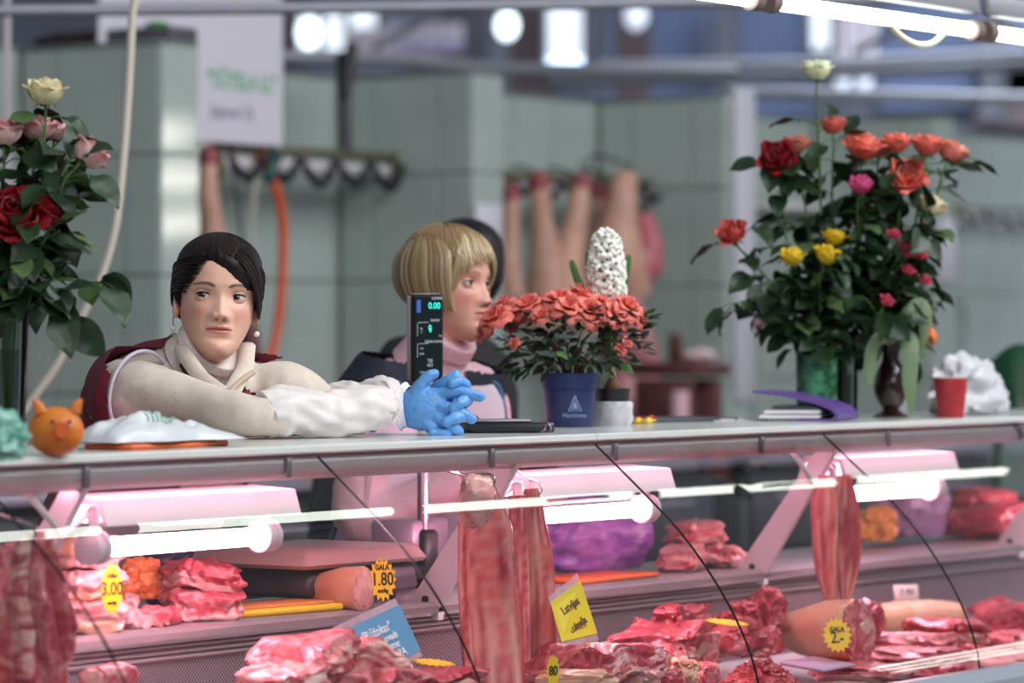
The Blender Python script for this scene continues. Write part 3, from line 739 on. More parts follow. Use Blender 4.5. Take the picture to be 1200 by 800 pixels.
def headM(pos, rz, rx=0, ry=0, s=1, zs=1): return Matrix.Translation(pos) @ Matrix.Rotation(rz, 4, 'Z') @ Matrix.Rotation(ry, 4, 'Y') @ Matrix.Rotation(rx, 4, 'X') @ Matrix.Diagonal((s, s, s*zs, 1))

# ---------------------------------------------------------------- the dark-haired woman leaning on the counter
wm = thing('person', 'dark-haired woman in maroon vest and cream sweater leaning her gloved hands on the counter', 'person', (.50, .96, 0))
H1 = at(255, 350, d=7.37); FC1 = dict(skin='e2b29d', lip='b54c50', brow='3a241f', blush='d4776c', iris='32261f', gaze=(-.36, .02), open=24, browk=.95)
Mh1 = headM(H1, math.radians(-47), math.radians(-3), math.radians(4), 1.03, .95)
L1 = V((.894, -.447, 0)); F1 = V((-.447, -.894, 0))
T1 = Torso([(.50, .93, .90), (.49, .88, 1.02), (.455, .74, 1.16), (.39, .635, 1.27), (.363, .58, 1.335), (.352, .552, 1.372)],
           [.165, .145, .165, .185, .15, .062], [.115, .105, .12, .115, .085, .058], L1)
SR, SL = V((.215, .60, 1.300)), V((.50, .455, 1.300))
ER, EL = V((.20, .30, 1.262)), V((.63, .46, 1.262)); ER.z = EL.z = 1.263
WR, WL = at(458, 481, Y=.2), at(462, 466, Y=.275)
body = MB(); T1.solid(body, -.014)
arm(body, [SR, ER, WR+V((.015, 0, 0))], [.030, .027, .025, .024, .022, .022]); arm(body, [SL, EL, WL+V((.02, 0, 0))], [.030, .027, .025, .024, .022, .022])
nb = Mh1 @ V((0, .012, -.075)); body.tube([(.352, .565, 1.355), (.352, .545, 1.385), nb], [.055, .05, .05], 20, 4)
legs(body, [(.42, .97, .92), (.58, .93, .92)], [(.40, 1.0, 0), (.60, .95, 0)], L1)
vb = voxel(body, .008, 4, srgb(FC1['skin']))
hd = place_head(wm, FC1, Mh1, None); n0 = len(vb.v)
vb.add(hd.v, hd.f, hd.c); vb.build('body', M_skin, wm)
add_eyes(wm, FC1, Mh1)
M_hair1 = mat('dark_brown_hair', '1f1415', rough=.45, var=.35, vs=300, stretch=(1, 1, .15), spec=.25)
zl1_ = tabf([(0, .071), (25, .069), (45, .056), (60, .036), (72, .012), (82, -.022), (92, .000), (105, -.01), (120, -.05), (180, -.085)])
def zl1(ph):
    z = zl1_(ph); d = math.degrees(ph)
    if -25 < d < 75: t = max(0, min(1, (d+25)/70)); z = min(z, .072-.056*t*t*(3-2*t)) if d > -25 else z
    return z
hc = hair_cap(zl1, Mh1, .011, .003)
# bang swept from the parting to her left temple, sides combed back to a low tail
def strand(b, pts, off, r0, r1, flat=.45, n=6):
    Q = catmull(pts, 5); P = [Mh @ snap(p, off*min(1, .25+2.6*i_/len(Q))) for i_, p in enumerate(Q)]
    b.tube(P, [r0*.12, r0*.8, r0, r0, (r0+r1)/2, r1], n, 1, flat=flat, up=None)
Mh = Mh1
rr = random.Random(5)
for i in range(44):
    t = i/43; j = lambda a: rr.uniform(-a, a)
    s0 = (-.026+.012*t+j(.002), -.066+.05*t, .094+.012*t)
    strand(hc, [s0, (.012+.014*t, -.086+.04*t, .080+.018*t+j(.002)), (.042+.007*t, -.074+.035*t, .052+.03*t+j(.003)), (.066+.003*t, -.046+.02*t, .012+.022*t), (.0745, -.018+.016*t, -.024+.02*t), (.072, .02+.02*t, -.03)],
           .008+.005*rr.random(), .0055, .003)
for s in (-1, 1):
    for i in range(38):
        t = i/37
        s0 = (s*(.028+.036*t), -.082+.05*t, .074-.07*t+rr.uniform(-.003, .003)) if s < 0 else (s*(.04+.02*t), -.03+.02*t, .09-.07*t)
        strand(hc, [s0, (s*(.062+.006*t), -.03+.04*t, .068-.06*t), (s*.066, .045, .045-.065*t), (s*.03, .098, .005-.05*t), (s*.006, .108, -.035)], .009+.004*rr.random(), .0055, .004)
hc.build('hair', M_hair1, wm)
b = MB()
for i in range(20):
    a = rr.uniform(0, 6.28); q = .010*rr.random()
    b.tube([Mh1 @ V((q*math.cos(a), .105, -.035+q*math.sin(a))), Mh1 @ V((-.02+1.3*q*math.cos(a), .112, -.085+q)), Mh1 @ V((-.055+2*q*math.cos(a), .105, -.125+q*2)), Mh1 @ V((-.085+rr.uniform(-.02, .01), .12, -.155+rr.uniform(-.01, .02)))], [.004, .005, .003, .0008], 6, 5)
b.build('ponytail', M_hair1, wm)
M_pearl = mat('pearl', 'e8dfdc', rough=.15, coat=.6); M_gold = mat('gold_wire', 'b08d4c', rough=.3, metal=1)
for s in (-1, 1):
    b = MB(); c = Mh1 @ V((s*.078, .010, -.0635)); b.blob(c, (.0058,)*3, 3); e = b.build('earring', M_pearl, wm)
    b = MB(); b.tube([c+V((0, 0, .005)), c+V((0, 0, .014)), c+V((0, 0, .022))], .0011, 6, 2); b.build('earring_hook', M_gold, e)
# clothing
M_cream = mat('cream_knit', 'd5c6b8', rough=.85, var=.05, vs=90, bump=.35, bs=420, sheen=.3)
M_maroon = mat('maroon_vest_cloth', '6e1630', rough=.75, var=.1, vs=40, bump=.2, bs=300)
M_lilac = mat('lilac_piping', 'c9bcd0', rough=.7)
M_navy = mat('navy_strap_cloth', '161b2c', rough=.8)
sw = MB(); T1.solid(sw, .006)
arm(sw, [T1(.66, -1.4, -.04), SR, SR*.5+ER*.5+V((0, 0, .002)), ER, ER*.6+WR*.4], [.074, .072, .056, .042, .036, .032], 22); arm(sw, [T1(.66, 1.4, -.04), SL, SL*.5+EL*.5+V((0, 0, .012)), EL, EL*.5+WL*.5], [.072, .066, .050, .040, .034, .032], 22)
sw = wrinkle(voxel(sw, .007, 5), .004, 14, 2); sw.build('sweater', M_cream, wm)
def collar(base, top, r0, r1, m, root, name, ribs=44, fold=True):
    b = MB(); base, top = V(base), V(top); d = top-base
    path = [base-d*.15, base+d*.35, base+d*.8, top, top-d*.02, top-d*.35]
    rad = [r0*1.12, r0, r1, r1*1.02, r1*1.1, r1*1.14] if fold else [r0*1.1, r0, r1, r1, r1*.97, r1*.95]
    b.tube(path, rad, ribs*4, 5, prof=lambda u, a: 1+.012*math.cos(a*ribs), cap=False); return b.build(name, m, root)
ct_ = Mh1 @ V((0, .000, -.112))
collar((.352, .552, 1.362), nb*.35+ct_*.65+V((0, 0, .010)), .068, .062, mat('cream_rib_knit', 'dccfc9', rough=.85), wm, 'turtleneck')
# vest shell: back and sides, open in front; armholes edged in lilac
def shell(T, u0, u1, a0, a1, off, m, name, root, nu=26, na=40, th=.006, wr=.004):
    b = MB(); b.grid(nu, na, lambda i, j: T(u0+(u1-u0)*i, a0+(a1-a0)*j, off), thick=th)
    if wr: wrinkle(b, wr, 10, 4)
    return b.build(name, m, root)
def vest(T, shs, els, rs, off, m, root, fcut, nm='vest', sz=.0065, seed=4, u1=.9):
    b = MB(); T.solid(b, off)
    for sh, el, r in zip(shs, els, rs):
        d = (el-sh).normalized(); c = T.ctr(.66); b.tube([c, c.lerp(sh, .6), sh-d*.02, sh+d*.014], [r*1.1, r*1.12, r*1.12, r*1.04], 24, 3); b.blob(sh.lerp(c, .12)-d*.012, (r*1.12,)*3, 3)
    v = voxel(b, sz, 5); keep = []; vs = [V(p) for p in v.v]; CTR = {k/80: T.ctr(k/80) for k in range(81)}
    for f in v.f:
        c = sum((vs[i] for i in f), V((0, 0, 0)))/len(f)
        best = min(CTR, key=lambda u: (CTR[u]-c).length_squared)
        q = c-T.ctr(best); lat = q.dot(T.L); fr_ = T.L.cross(V((0, 0, 1))); fr_ = fr_ if fr_.y < 0 else -fr_
        a = math.degrees(math.atan2(lat, q.dot(fr_)))
        if best > .965: continue
        ns = min(zip(shs, els), key=lambda q_: (q_[0]-c).length); dd = (ns[1]-ns[0]).normalized()
        near = (c-ns[0]).length < .125
        if near and (c-ns[0]).dot(dd) > .008 and ((c-ns[0])-dd*(c-ns[0]).dot(dd)).length < .115: continue
        if not near and -fcut[0] < a < fcut[1]: continue
        keep.append(f)
    v.f = keep; v.mi = [0]*len(keep); o = wrinkle(v, .003, 12, seed).build(nm, m, root); return o
def vest_(*a, **k): return vest(*a, **k)
vest(T1, (SR, SL), (ER, EL), (.083, .078), .016, M_maroon, wm, (14, 60))
b = MB()
dR = (ER-SR).normalized(); xR = dR.orthogonal().normalized(); yR = dR.cross(xR)
vp = [SR+dR*.010+(xR*math.cos(a)+yR*math.sin(a))*.0845 for a in [k*PI/12 for k in range(25)]]
b.tube(vp, .0038, 8, 3); b.build('armhole_piping', M_lilac, wm)
# jacket collar and zip front in cream, navy strap at the neck, maroon inset
M_strap = M_navy
def ribbon(pts, w_, th, m, name, root, upv, sm=6):
    b = MB(); b.tube(pts, w_, 8, sm, flat=th/w_, up=upv); return b.build(name, m, root)
ribbon([at(207, 405, d=7.42), at(217, 424, d=7.33), at(228, 440, d=7.27), at(240, 452, d=7.24)], .014, .005, M_navy, 'apron_strap', wm, -FW)
for nm, pts, r in (('jacket_collar', [at(201, 397, d=7.45), at(214, 412, d=7.32), at(234, 440, d=7.25), at(248, 452, d=7.22), at(263, 462, d=7.2)], .015),
                   ('jacket_collar', [at(290, 405, d=7.40), at(287, 430, d=7.33), at(279, 446, d=7.27), at(270, 462, d=7.22), at(262, 470, d=7.2)], .016)):
    ribbon(pts, r, .009, M_cream, nm, wm, -FW)
ribbon([at(268, 462, d=7.17), at(275, 453, d=7.2), at(285, 444, d=7.25), at(297, 436, d=7.3)], .0055, .004, mat('zip_tape', 'b9a48e', rough=.5), 'zipper', wm, -FW)
ribbon([at(281, 474, d=7.22), at(287, 466, d=7.22), at(290, 460, d=7.23)], .008, .004, M_maroon, 'vest_edge', wm, -FW)
# white disposable over-sleeves, puffed and gathered at the wrist
M_sleeve = mat('thin_white_sleeve', 'd9d1ce', rough=.45, bump=.3, bs=35, sss=.15, spec=.4)
def oversleeve(a, b_, r, seed):
    b = MB(); d = b_-a; P = [a+d*t+V((0, 0, .006*math.sin(t*9))) for t in [k/9 for k in range(10)]]
    P += [b_-d*.02]
    b.tube(P, [r*.95, r*1.08, r*1.0, r*1.05, r*.96, r*1.05, r*.98, r*1.02, r*.95, r*.72, r*.5], 40, 5, prof=lambda u, t: 1+.05*math.sin(t*5+u*14)+.04*math.sin(t*9-u*22)+(.05*math.sin(t*16) if u > .85 else 0))
    wrinkle(b, .004, 28, seed); b.v = [(x, y, max(z, 1.2200)) for x, y, z in b.v]; return b.build('oversleeve', M_sleeve, wm)
oversleeve(ER*.95+WR*.05, WR-V((.012, 0, -.002)), .0445, 1); oversleeve(EL*.85+WL*.15, WL-V((.014, 0, 0)), .043, 3)
# hands in blue gloves, fingers interlaced
M_glove = mat('blue_nitrile_glove', '5f9ad8', rough=.38, var=.06, vs=60, bump=.25, bs=160, sss=.1, spec=.5)
M_cuff = mat('white_glove_cuff', 'dcd9ea', rough=.6)
def D(x, y, d): return at(x, y, d=d)
dz = 7.40
hr = MB()
pal = [(470, 481, .005), (478, 480, .0), (492, 479, -.004), (508, 479, -.004), (520, 480, .0)]
hr.tube([D(x, y, dz+e) for x, y, e in pal], [.028, .036, .042, .042, .034], 24, 4, flat=.48, up=FW)
FR = [[(512, 463, -.004), (528, 459, -.01), (545, 460, -.012), (563, 465, -.008)],
      [(512, 476, -.01), (530, 479, -.018), (543, 485, -.016), (553, 491, -.008)],
      [(511, 489, -.012), (523, 495, -.02), (533, 502, -.018), (538, 505, -.01)],
      [(500, 496, -.010), (508, 503, -.014), (516, 506, -.01), (521, 507, -.004)],
      [(486, 462, -.004), (494, 450, -.006), (503, 441, -.006), (509, 438, -.004)]]
for q in FR: hr.tube([D(x, y, dz+e) for x, y, e in q], [.0135, .0128, .0122, .0116, .0098], 14, 5)
for q in FR: x, y, e = q[-1]; hr.blob(D(x, y, dz+e), (.0102,)*3, 2)
hr = voxel(hr, .0024, 3); wrinkle(hr, .0012, 70, 3); hr.build('glove', M_glove, wm)
hl = MB()
hl.tube([D(474, 470, dz+.09), D(492, 474, dz+.075), D(515, 478, dz+.06), D(532, 480, dz+.045)], [.026, .036, .040, .034], 20, 4, flat=.5, up=FW)
FLs = [[(538, 462, .035), (545, 452, .012), (537, 447, -.012), (530, 450, -.02)],
       [(540, 474, .03), (548, 468, .004), (541, 471, -.026), (531, 478, -.032)],
       [(538, 488, .03), (545, 487, .0), (535, 489, -.03), (523, 494, -.038)],
       [(528, 498, .03), (532, 505, .0), (520, 507, -.024), (507, 507, -.032)],
       [(500, 462, .045), (514, 453, .012), (525, 446, -.004), (534, 439, -.006)]]
for q in FLs: hl.tube([D(x, y, dz+e) for x, y, e in q], [.0132, .0126, .012, .0112, .0095], 14, 5)
for q in FLs: x, y, e = q[-1]; hl.blob(D(x, y, dz+e), (.0102,)*3, 2)
hl = voxel(hl, .0024, 3); wrinkle(hl, .0012, 70, 8); hl.build('glove', M_glove, wm)
def cuff(a, b_, r, name='glove_cuff'):
    b = MB(); a, b_ = V(a), V(b_); d = b_-a
    b.tube([a, a-d*.02, a+d*.1, a+d*.5, b_], [r*1.0, r*1.12, r*1.14, r*1.0, r*.96], 28, 4, cap=False, flat=1.12, up=(0, 0, 1)); return b.build(name, M_cuff, wm)
cuff(D(467, 481, dz+.002), D(476, 480, dz), .031); cuff(D(470, 468, dz+.085), D(477, 470, dz+.08), .028)
# trousers, shoes and apron below (seen through the case)
tr = MB(); legs(tr, [(.34, 1.02, .92), (.51, .98, .92)], [(.33, 1.05, .01), (.52, 1.0, .01)], L1); tr.v = [tuple(V(p)) for p in tr.v]
tb = MB(); Torso([(.50, .94, .82), (.50, .93, .9), (.49, .88, 1.02)], [.165, .175, .155], [.115, .125, .115], L1).solid(tb)
for h, f_ in (((.42, .97, .92), (.40, 1.0, .06)), ((.58, .93, .92), (.60, .95, .06))): tb.tube([h, (V(h)+V(f_))/2+V((0, -.03, .02)), f_], [.1, .086, .07, .065, .06], 18, 5)
voxel(tb, .012, 4).build('trousers', M_navy, wm)
for f_ in ((.40, .98, .045), (.60, .93, .045)):
    b = MB(); b.tube([V(f_)+V((0, .06, 0)), V(f_)+V((0, -.04, .005)), V(f_)+V((0, -.15, -.01))], [.042, .05, .03], 14, 4); b.build('shoe', M_black, wm)
T1b = Torso([(.50, .93, .55), (.50, .93, .9), (.49, .88, 1.02), (.455, .74, 1.16)], [.17, .172, .152, .172], [.13, .125, .115, .13], L1)
shell(T1b, 0, .96, math.radians(-75), math.radians(75), .012, mat('grey_white_apron', 'd4cfd4', rough=.8, bump=.2, bs=40), 'apron', wm, wr=.01)

# ---------------------------------------------------------------- the blonde woman behind the scale display
w2 = thing('person', 'blonde woman with a bob in pink turtleneck looking aside behind the scale display', 'person', (1.35, .82, 0))
H2 = at(527, 334, d=8.28); FC2 = dict(skin='dda592', lip='b4524f', brow='7a5340', blush='d67a6c', iris='4b4038', gaze=(.15, -.02), open=22, browk=.7, lash='2a1a17')
Mh2 = headM(H2, math.radians(1), math.radians(-2), math.radians(2), 1.0); Mh = Mh2
L2 = V((.93, -.37, 0))
nk = H2+V((.0, .04, -.16))
T2 = Torso([nk+V((.02, .17, -.50)), nk+V((.02, .15, -.36)), nk+V((.01, .085, -.22)), nk+V((0, .03, -.10)), nk+V((0, .02, -.035)), nk+V((0, .012, .0))],
           [.165, .148, .162, .166, .135, .064], [.12, .11, .13, .115, .082, .06], L2)
s2R, s2L = T2(.66, -PI/2, -.03), T2(.66, PI/2, -.03)
e2R, e2L = s2R+V((-.05, .0, -.27)), s2L+V((.06, -.02, -.27))
h2R, h2L = e2R+V((.10, -.20, .08)), e2L+V((-.08, -.2, .06))
body = MB(); T2.solid(body, -.014)
for s_, e_, h_ in ((s2R, e2R, h2R), (s2L, e2L, h2L)):
    arm(body, [s_, e_, h_], [.045, .04, .034, .03, .026, .024]); body.blob(h_+(h_-e_).normalized()*.04, (.03, .045, .02), 3)
    dr = (h_-e_).normalized()
    for k in range(4): body.tube([h_+dr*.06+V(((k-1.5)*.017, 0, 0)), h_+dr*.1+V(((k-1.5)*.019, 0, -.004)), h_+dr*(.125-.006*abs(k-1.4))+V(((k-1.5)*.019, 0, -.02))], [.009, .0085, .007], 8, 3)
    body.tube([h_+dr*.02+V((.02, 0, 0)), h_+dr*.05+V((.04, 0, -.005)), h_+dr*.075+V((.046, 0, -.012))], [.01, .009, .007], 8, 3)
nb2 = Mh2 @ V((0, .015, -.075)); body.tube([nk+V((0, .02, -.03)), nk, nb2], [.056, .052, .05], 20, 4)
FT = [nk.xy.to_3d()+V((-.08, .2, 0)), nk.xy.to_3d()+V((.12, .18, 0))]; HP = [FT[0]+V((.01, 0, .86)), FT[1]+V((-.01, 0, .86))]
legs(body, HP, FT, L2)
body.tube([T2.ctr(0)+V((0, 0, .03)), (HP[0]+HP[1])/2+V((0, 0, -.03))], [.15, .16], 24, 3)
vb = voxel(body, .008, 4, srgb(FC2['skin'])); hd = place_head(w2, FC2, Mh2, None); vb.add(hd.v, hd.f, hd.c); vb.build('body', M_skin, w2)
add_eyes(w2, FC2, Mh2)
M_blonde = mat('blonde_hair', 'b89a72', rough=.42, attr=True, var=.12, vs=220, stretch=(1, 1, .12), spec=.5)
zl2 = tabf([(0, .072), (25, .070), (45, .055), (60, .025), (75, -.03), (90, -.055), (120, -.075), (180, -.085)])
bl = MB(); bl.cc = srgb('8d7150')
cap2 = hair_cap(zl2, Mh2, .012, .006); bl.add(cap2.v, cap2.f)
rr = random.Random(21)
def bcol():
    t = rr.random(); return tuple(a*(1-t)+b_*t for a, b_ in zip(srgb('7d6546'), srgb('cfb68c')))
for i in range(330):                                            # side and back locks fall from the parting
    ph = math.radians(rr.uniform(58, 302)); lay = rr.random(); o = .006+.010*lay
    d = ph-PI; zs = [.1165, .112, .103, .088, .06, .03, .0, -.03, -.056-.012*rr.random()+.018*max(0, abs(d)/math.radians(122)-.6)]
    pts = []
    for z in zs:
        k = max(0, (.1165-z)/.17); php = PI+d*min(1.0, .80+.9*k)
        q = hsurf(zrow(min(.1165, z)), php, o+.010*math.sin(min(1, k)*PI)**.8-.010*max(0, k-.75)*4*lay*.5); pts.append(V((q.x, q.y, z+(o*.5 if z > .09 else 0))))
    bl.cc = bcol(); P = [Mh2 @ p for p in catmull(pts, 3)]
    bl.tube(P, [.003, .0055, .0065, .0065, .0065, .006, .0022], 6, 1, flat=.5)
for i in range(110):                                             # fringe swept across the forehead
    t = i/109; lay = rr.random(); o = .007+.009*lay
    x1 = -.067+.136*t; e_ = abs(x1)/.068
    pts = [(.006+rr.uniform(-.01, .01)+.2*x1, .012-.03*rr.random(), .1165), (.006+x1*.50, -.045, .106), (.002+x1*.80, -.073+.20*abs(x1), .078), (x1*.97, -.088+4.6*x1*x1, .062), (x1*1.02+.008, -.090+7.0*x1*x1, .050-.05*max(0, x1/.068)**1.4-.026*max(0, -x1/.068)**1.6+rr.uniform(-.013, .012))]
    bl.cc = bcol(); P = [Mh2 @ snap(p, o) for p in catmull(pts, 4)]
    bl.tube(P, [.003, .005, .005, .0035, .0006], 6, 1, flat=.4)
for s_ in (-1, 1):                                              # face-framing locks at the temples
    for i in range(46):
        t = rr.random(); o = .006+.008*rr.random(); x0 = s_*(.012+.03*t)
        pts = [(x0*.6, .012-.02*t, .1165), (s_*(.040+.006*t), -.030-.016*t, .098), (s_*(.060), -.052-.012*t, .066), (s_*.068, -.046-.014*t, .03), (s_*.0695, -.036-.010*t, -.008), (s_*.067, -.030+.004*t, -.048+.012*rr.random()+.03*t)]
        bl.cc = bcol(); Q = catmull(pts, 4); bl.tube([Mh2 @ snap(p, o*min(1, .4+2*i_/len(Q))) for i_, p in enumerate(Q)], [.002, .004, .005, .005, .004, .0008], 6, 1, flat=.4)
bl.build('hair', M_blonde, w2)
M_pink = mat('pink_rib_knit', 'dcb3bd', rough=.85, var=.05, vs=90, bump=.3, bs=300)
sw = MB(); T2.solid(sw, .008); arm(sw, [T2(.66, -1.4, -.07), s2R, s2R*.5+e2R*.5, e2R, e2R*.3+h2R*.7, h2R], [.062, .064, .060, .056, .048, .04], 22); arm(sw, [T2(.66, 1.4, -.07), s2L, s2L*.5+e2L*.5, e2L, e2L*.3+h2L*.7, h2L], [.062, .064, .060, .056, .048, .04], 22)
sw = wrinkle(voxel(sw, .008, 5), .005, 14, 6)
cR = s2R
sw.build('sweater', M_pink, w2)
b = MB()                                                        # knitted ribs over the near shoulder and sleeve
for k in range(-6, 7):
    a = k*.16; P = []
    for t in (0, .15, .3, .5, .7, .9):
        c = s2R.lerp(e2R, t); P.append(c+V((-math.cos(a)*.5, -math.cos(a)*.6+math.sin(a)*.5, 0)).normalized()*(.066-.010*t)+RT*math.sin(a)*.03)
    b.tube(P, .0035, 6, 4)
b.build('knit_ribs', M_pink, w2, kind='stuff')
collar(nk+V((0, .015, -.012)), nb2+V((0, -.012, -.028)), .073, .062, M_pink, w2, 'turtleneck', 36)
vest(T2, (s2R, s2L), (e2R, e2L), (.074, .074), .016, M_navy, w2, (42, 55), seed=7)
M_apron = mat('pale_lilac_apron', 'd9d2dc', rough=.8, bump=.15, bs=50)
M_blue = mat('blue_trim', '3f6f97', rough=.6)
T2a = Torso([nk+V((0, .17, -.95)), nk+V((.02, .17, -.50)), nk+V((.02, .15, -.36)), nk+V((.01, .085, -.22)), nk+V((0, .03, -.10)), nk+V((0, .02, -.04))], [.185, .17, .152, .165, .168, .12], [.145, .125, .115, .135, .115, .082], L2)
shell(T2a, 0, .93, math.radians(-68), math.radians(68), .017, M_apron, 'apron', w2, wr=.004)
for sg in (-1, 1):
    b = MB(); b.tube([T2a(u, math.radians(sg*(68-40*max(0, u-.5))), .026) for u in (.2, .4, .6, .75, .9, .97)], .006, 8, 4); b.build('apron_trim', M_blue, w2)
dR = (e2R-s2R).normalized(); xR = dR.orthogonal().normalized(); yR = dR.cross(xR)
b = MB(); b.tube([s2R+dR*.014+(xR*math.cos(a)+yR*math.sin(a))*.0775 for a in [k*PI/12 for k in range(25)]], .005, 8, 2); b.build('armhole_trim', M_blue, w2)
tb = MB(); tb.tube([T2.ctr(0)+V((0, 0, .04)), (HP[0]+HP[1])/2+V((0, 0, -.06))], [.165, .172], 24, 3)
for h, f_ in zip(HP, FT): tb.tube([h, (h+f_)/2+V((0, -.03, .02)), f_+V((0, 0, .06))], [.105, .088, .07, .065, .06], 18, 5)
voxel(tb, .012, 4).build('trousers', M_navy, w2)
for f_ in FT:
    f_ = f_+V((0, -.02, .045)); b = MB(); b.tube([f_+V((0, .06, 0)), f_+V((0, -.04, .005)), f_+V((0, -.15, -.01))], [.042, .05, .03], 14, 4); b.build('shoe', M_black, w2)

# ---------------------------------------------------------------- third person, mostly hidden, dark hair and black jacket
w3 = thing('person', 'black-haired person in a black jacket almost hidden behind the blonde woman', 'person', (2.42, 1.35, 0))
H3 = at(541, 322, d=9.6); FC3 = dict(skin='cf9f8a', lip='a5605a', brow='2a1c18', blush='c98676', iris='3a2c24', gaze=(0, 0))
Mh3 = headM(H3, math.radians(165), 0, 0, 1.0)
nk = H3+V((0, .03, -.16)); L3 = V((1, 0, 0))
T3 = Torso([nk+V((0, .06, -.52)), nk+V((0, .06, -.36)), nk+V((0, .05, -.22)), nk+V((0, .03, -.11)), nk+V((0, .02, -.04)), nk+V((0, .01, 0))], [.18, .17, .19, .21, .17, .07], [.13, .125, .14, .125, .09, .062], L3)
body = MB(); T3.solid(body, -.012); FT3 = [V((nk.x-.1, nk.y+.06, 0)), V((nk.x+.1, nk.y+.06, 0))]; HP3 = [f_+V((0, 0, .9)) for f_ in FT3]
legs(body, HP3, FT3, L3); body.tube([T3.ctr(0)+V((0, 0, .03)), (HP3[0]+HP3[1])/2], [.16, .16], 20, 3)
s3 = [T3(.66, sg*PI/2, -.03) for sg in (-1, 1)]; e3 = [s3[0]+V((-.05, -.02, -.28)), s3[1]+V((.05, -.02, -.28))]; h3 = [e3[0]+V((.1, -.22, .02)), e3[1]+V((-.1, -.22, .02))]
for s_, e_, h_ in zip(s3, e3, h3):
    arm(body, [s_, e_, h_], [.055, .05, .042, .038, .03, .025]); dr = (h_-e_).normalized(); body.blob(h_+dr*.04, (.035, .045, .02), 3)
    for k in range(4): body.tube([h_+dr*.06+V(((k-1.5)*.017, 0, 0)), h_+dr*.12+V(((k-1.5)*.019, 0, -.012))], [.009, .007], 8)
    body.tube([h_+dr*.02+V((.02, 0, 0)), h_+dr*.07+V((.046, 0, -.01))], [.01, .008], 8)
body.tube([nk+V((0, .02, -.04)), nk, Mh3 @ V((0, .015, -.075))], [.058, .054, .052], 18, 3)
vb = voxel(body, .011, 4, srgb(FC3['skin'])); hd = place_head(w3, FC3, Mh3, None); vb.add(hd.v, hd.f, hd.c); vb.build('body', M_skin, w3)
add_eyes(w3, FC3, Mh3); M_hair3 = mat('black_hair', '15131a', rough=.5, spec=.3)
hair_cap(tabf([(0, .066), (40, .055), (62, .02), (80, -.03), (95, -.005), (120, -.06), (180, -.085)]), Mh3, .016, .008).build('hair', M_hair3, w3)
jk = MB(); T3.solid(jk, .02)
for s_, e_, h_ in zip(s3, e3, h3): arm(jk, [T3.ctr(.62), s_, e_, h_], [.09, .085, .075, .065, .055, .045], 20)
M_jacket = mat('black_jacket', '141419', rough=.8)
wrinkle(voxel(jk, .011, 4), .008, 12, 3).build('jacket', M_jacket, w3)
tb = MB(); tb.tube([T3.ctr(0)+V((0, 0, .04)), (HP3[0]+HP3[1])/2+V((0, 0, -.06))], [.17, .175], 20, 3)
for h, f_ in zip(HP3, FT3): tb.tube([h, (h+f_)/2, f_+V((0, 0, .06))], [.1, .085, .07, .065], 16, 4)
voxel(tb, .014, 4).build('trousers', M_jacket, w3)
# brown coat thrown over a chair back
cp = at(440, 470, d=10.2)
ch = thing('wooden_chair', 'dark chair under a brown coat behind the scale display', 'chair', (cp.x, cp.y, 0))
b = MB(); b.box((cp.x, cp.y+.05, .45), (.42, .42, .04), bev=.01); b.build('seat', M_black, ch)
for sx in (-1, 1):
    for sy in (-1, 1):
        b = MB(); hgt = .43 if sy > 0 else 1.15; b.box((cp.x+sx*.19, cp.y+.05+sy*.19, hgt/2), (.035, .035, hgt), bev=.004); b.build('leg', M_black, ch)
b = MB(); b.box((cp.x, cp.y-.14, 1.06), (.42, .025, .16), bev=.006); b.build('backrest', M_black, ch)
def coat(i, j):
    x = -.34+.68*i; s = (j-.5)*2
    top = 1.40-.9*(abs(x+.12) if x < .2 else abs(x+.12))**1.35*.62
    y = -.14+.085*math.copysign(min(1, abs(s)*3), s)+.05*abs(s)*math.copysign(1, s); z = top-.55*abs(s)**1.1-.03*(1-abs(s))
    return V((cp.x+x, cp.y+y+.02*math.sin(x*22), z+.01*math.sin(x*17+s*4)))
b = MB(); b.grid(34, 30, coat, thick=.012); wrinkle(b, .012, 9, 2); tag(b.build('brown_coat', mat('dark_brown_coat', '3b312f', rough=.9)), 'dark brown coat thrown over a chair to the left of the scale display', 'coat')
# ================================================================ FLOWERS
ZC = 1.2196
M_leaf = mat('rose_leaf', '233a22', rough=.42, var=.3, vs=25, spec=.4)
M_leaf2 = mat('rose_leaf_pale', '4c6338', rough=.45, var=.2, vs=25)
M_stem = mat('green_stem', '4b6a38', rough=.5, var=.2, vs=40)
def leaf_mesh(name, L_=.055, W_=.036, m=None, fold=.25, droop=.25, serr=0):
    b = MB()
    def fn(i, j):
        s = (i-.5)*2; wd = W_/2*math.sin(PI*min(1, j**.85))**.8*(1+serr*math.sin(j*50))
        x = s*wd; return V((x, j*L_, fold*abs(x)-droop*L_*j*j+.04*L_*math.sin(j*9+s)))
    b.grid(4, 6, fn, thick=.0006); o = b.build(name, m or M_leaf, None, W=False); me = o.data; bpy.data.objects.remove(o); return me
LEAF = [leaf_mesh('leaf', .055, .036, M_leaf), leaf_mesh('leaf', .050, .040, M_leaf, .35, .4), leaf_mesh('leaf', .045, .03, M_leaf2, .2, .15)]
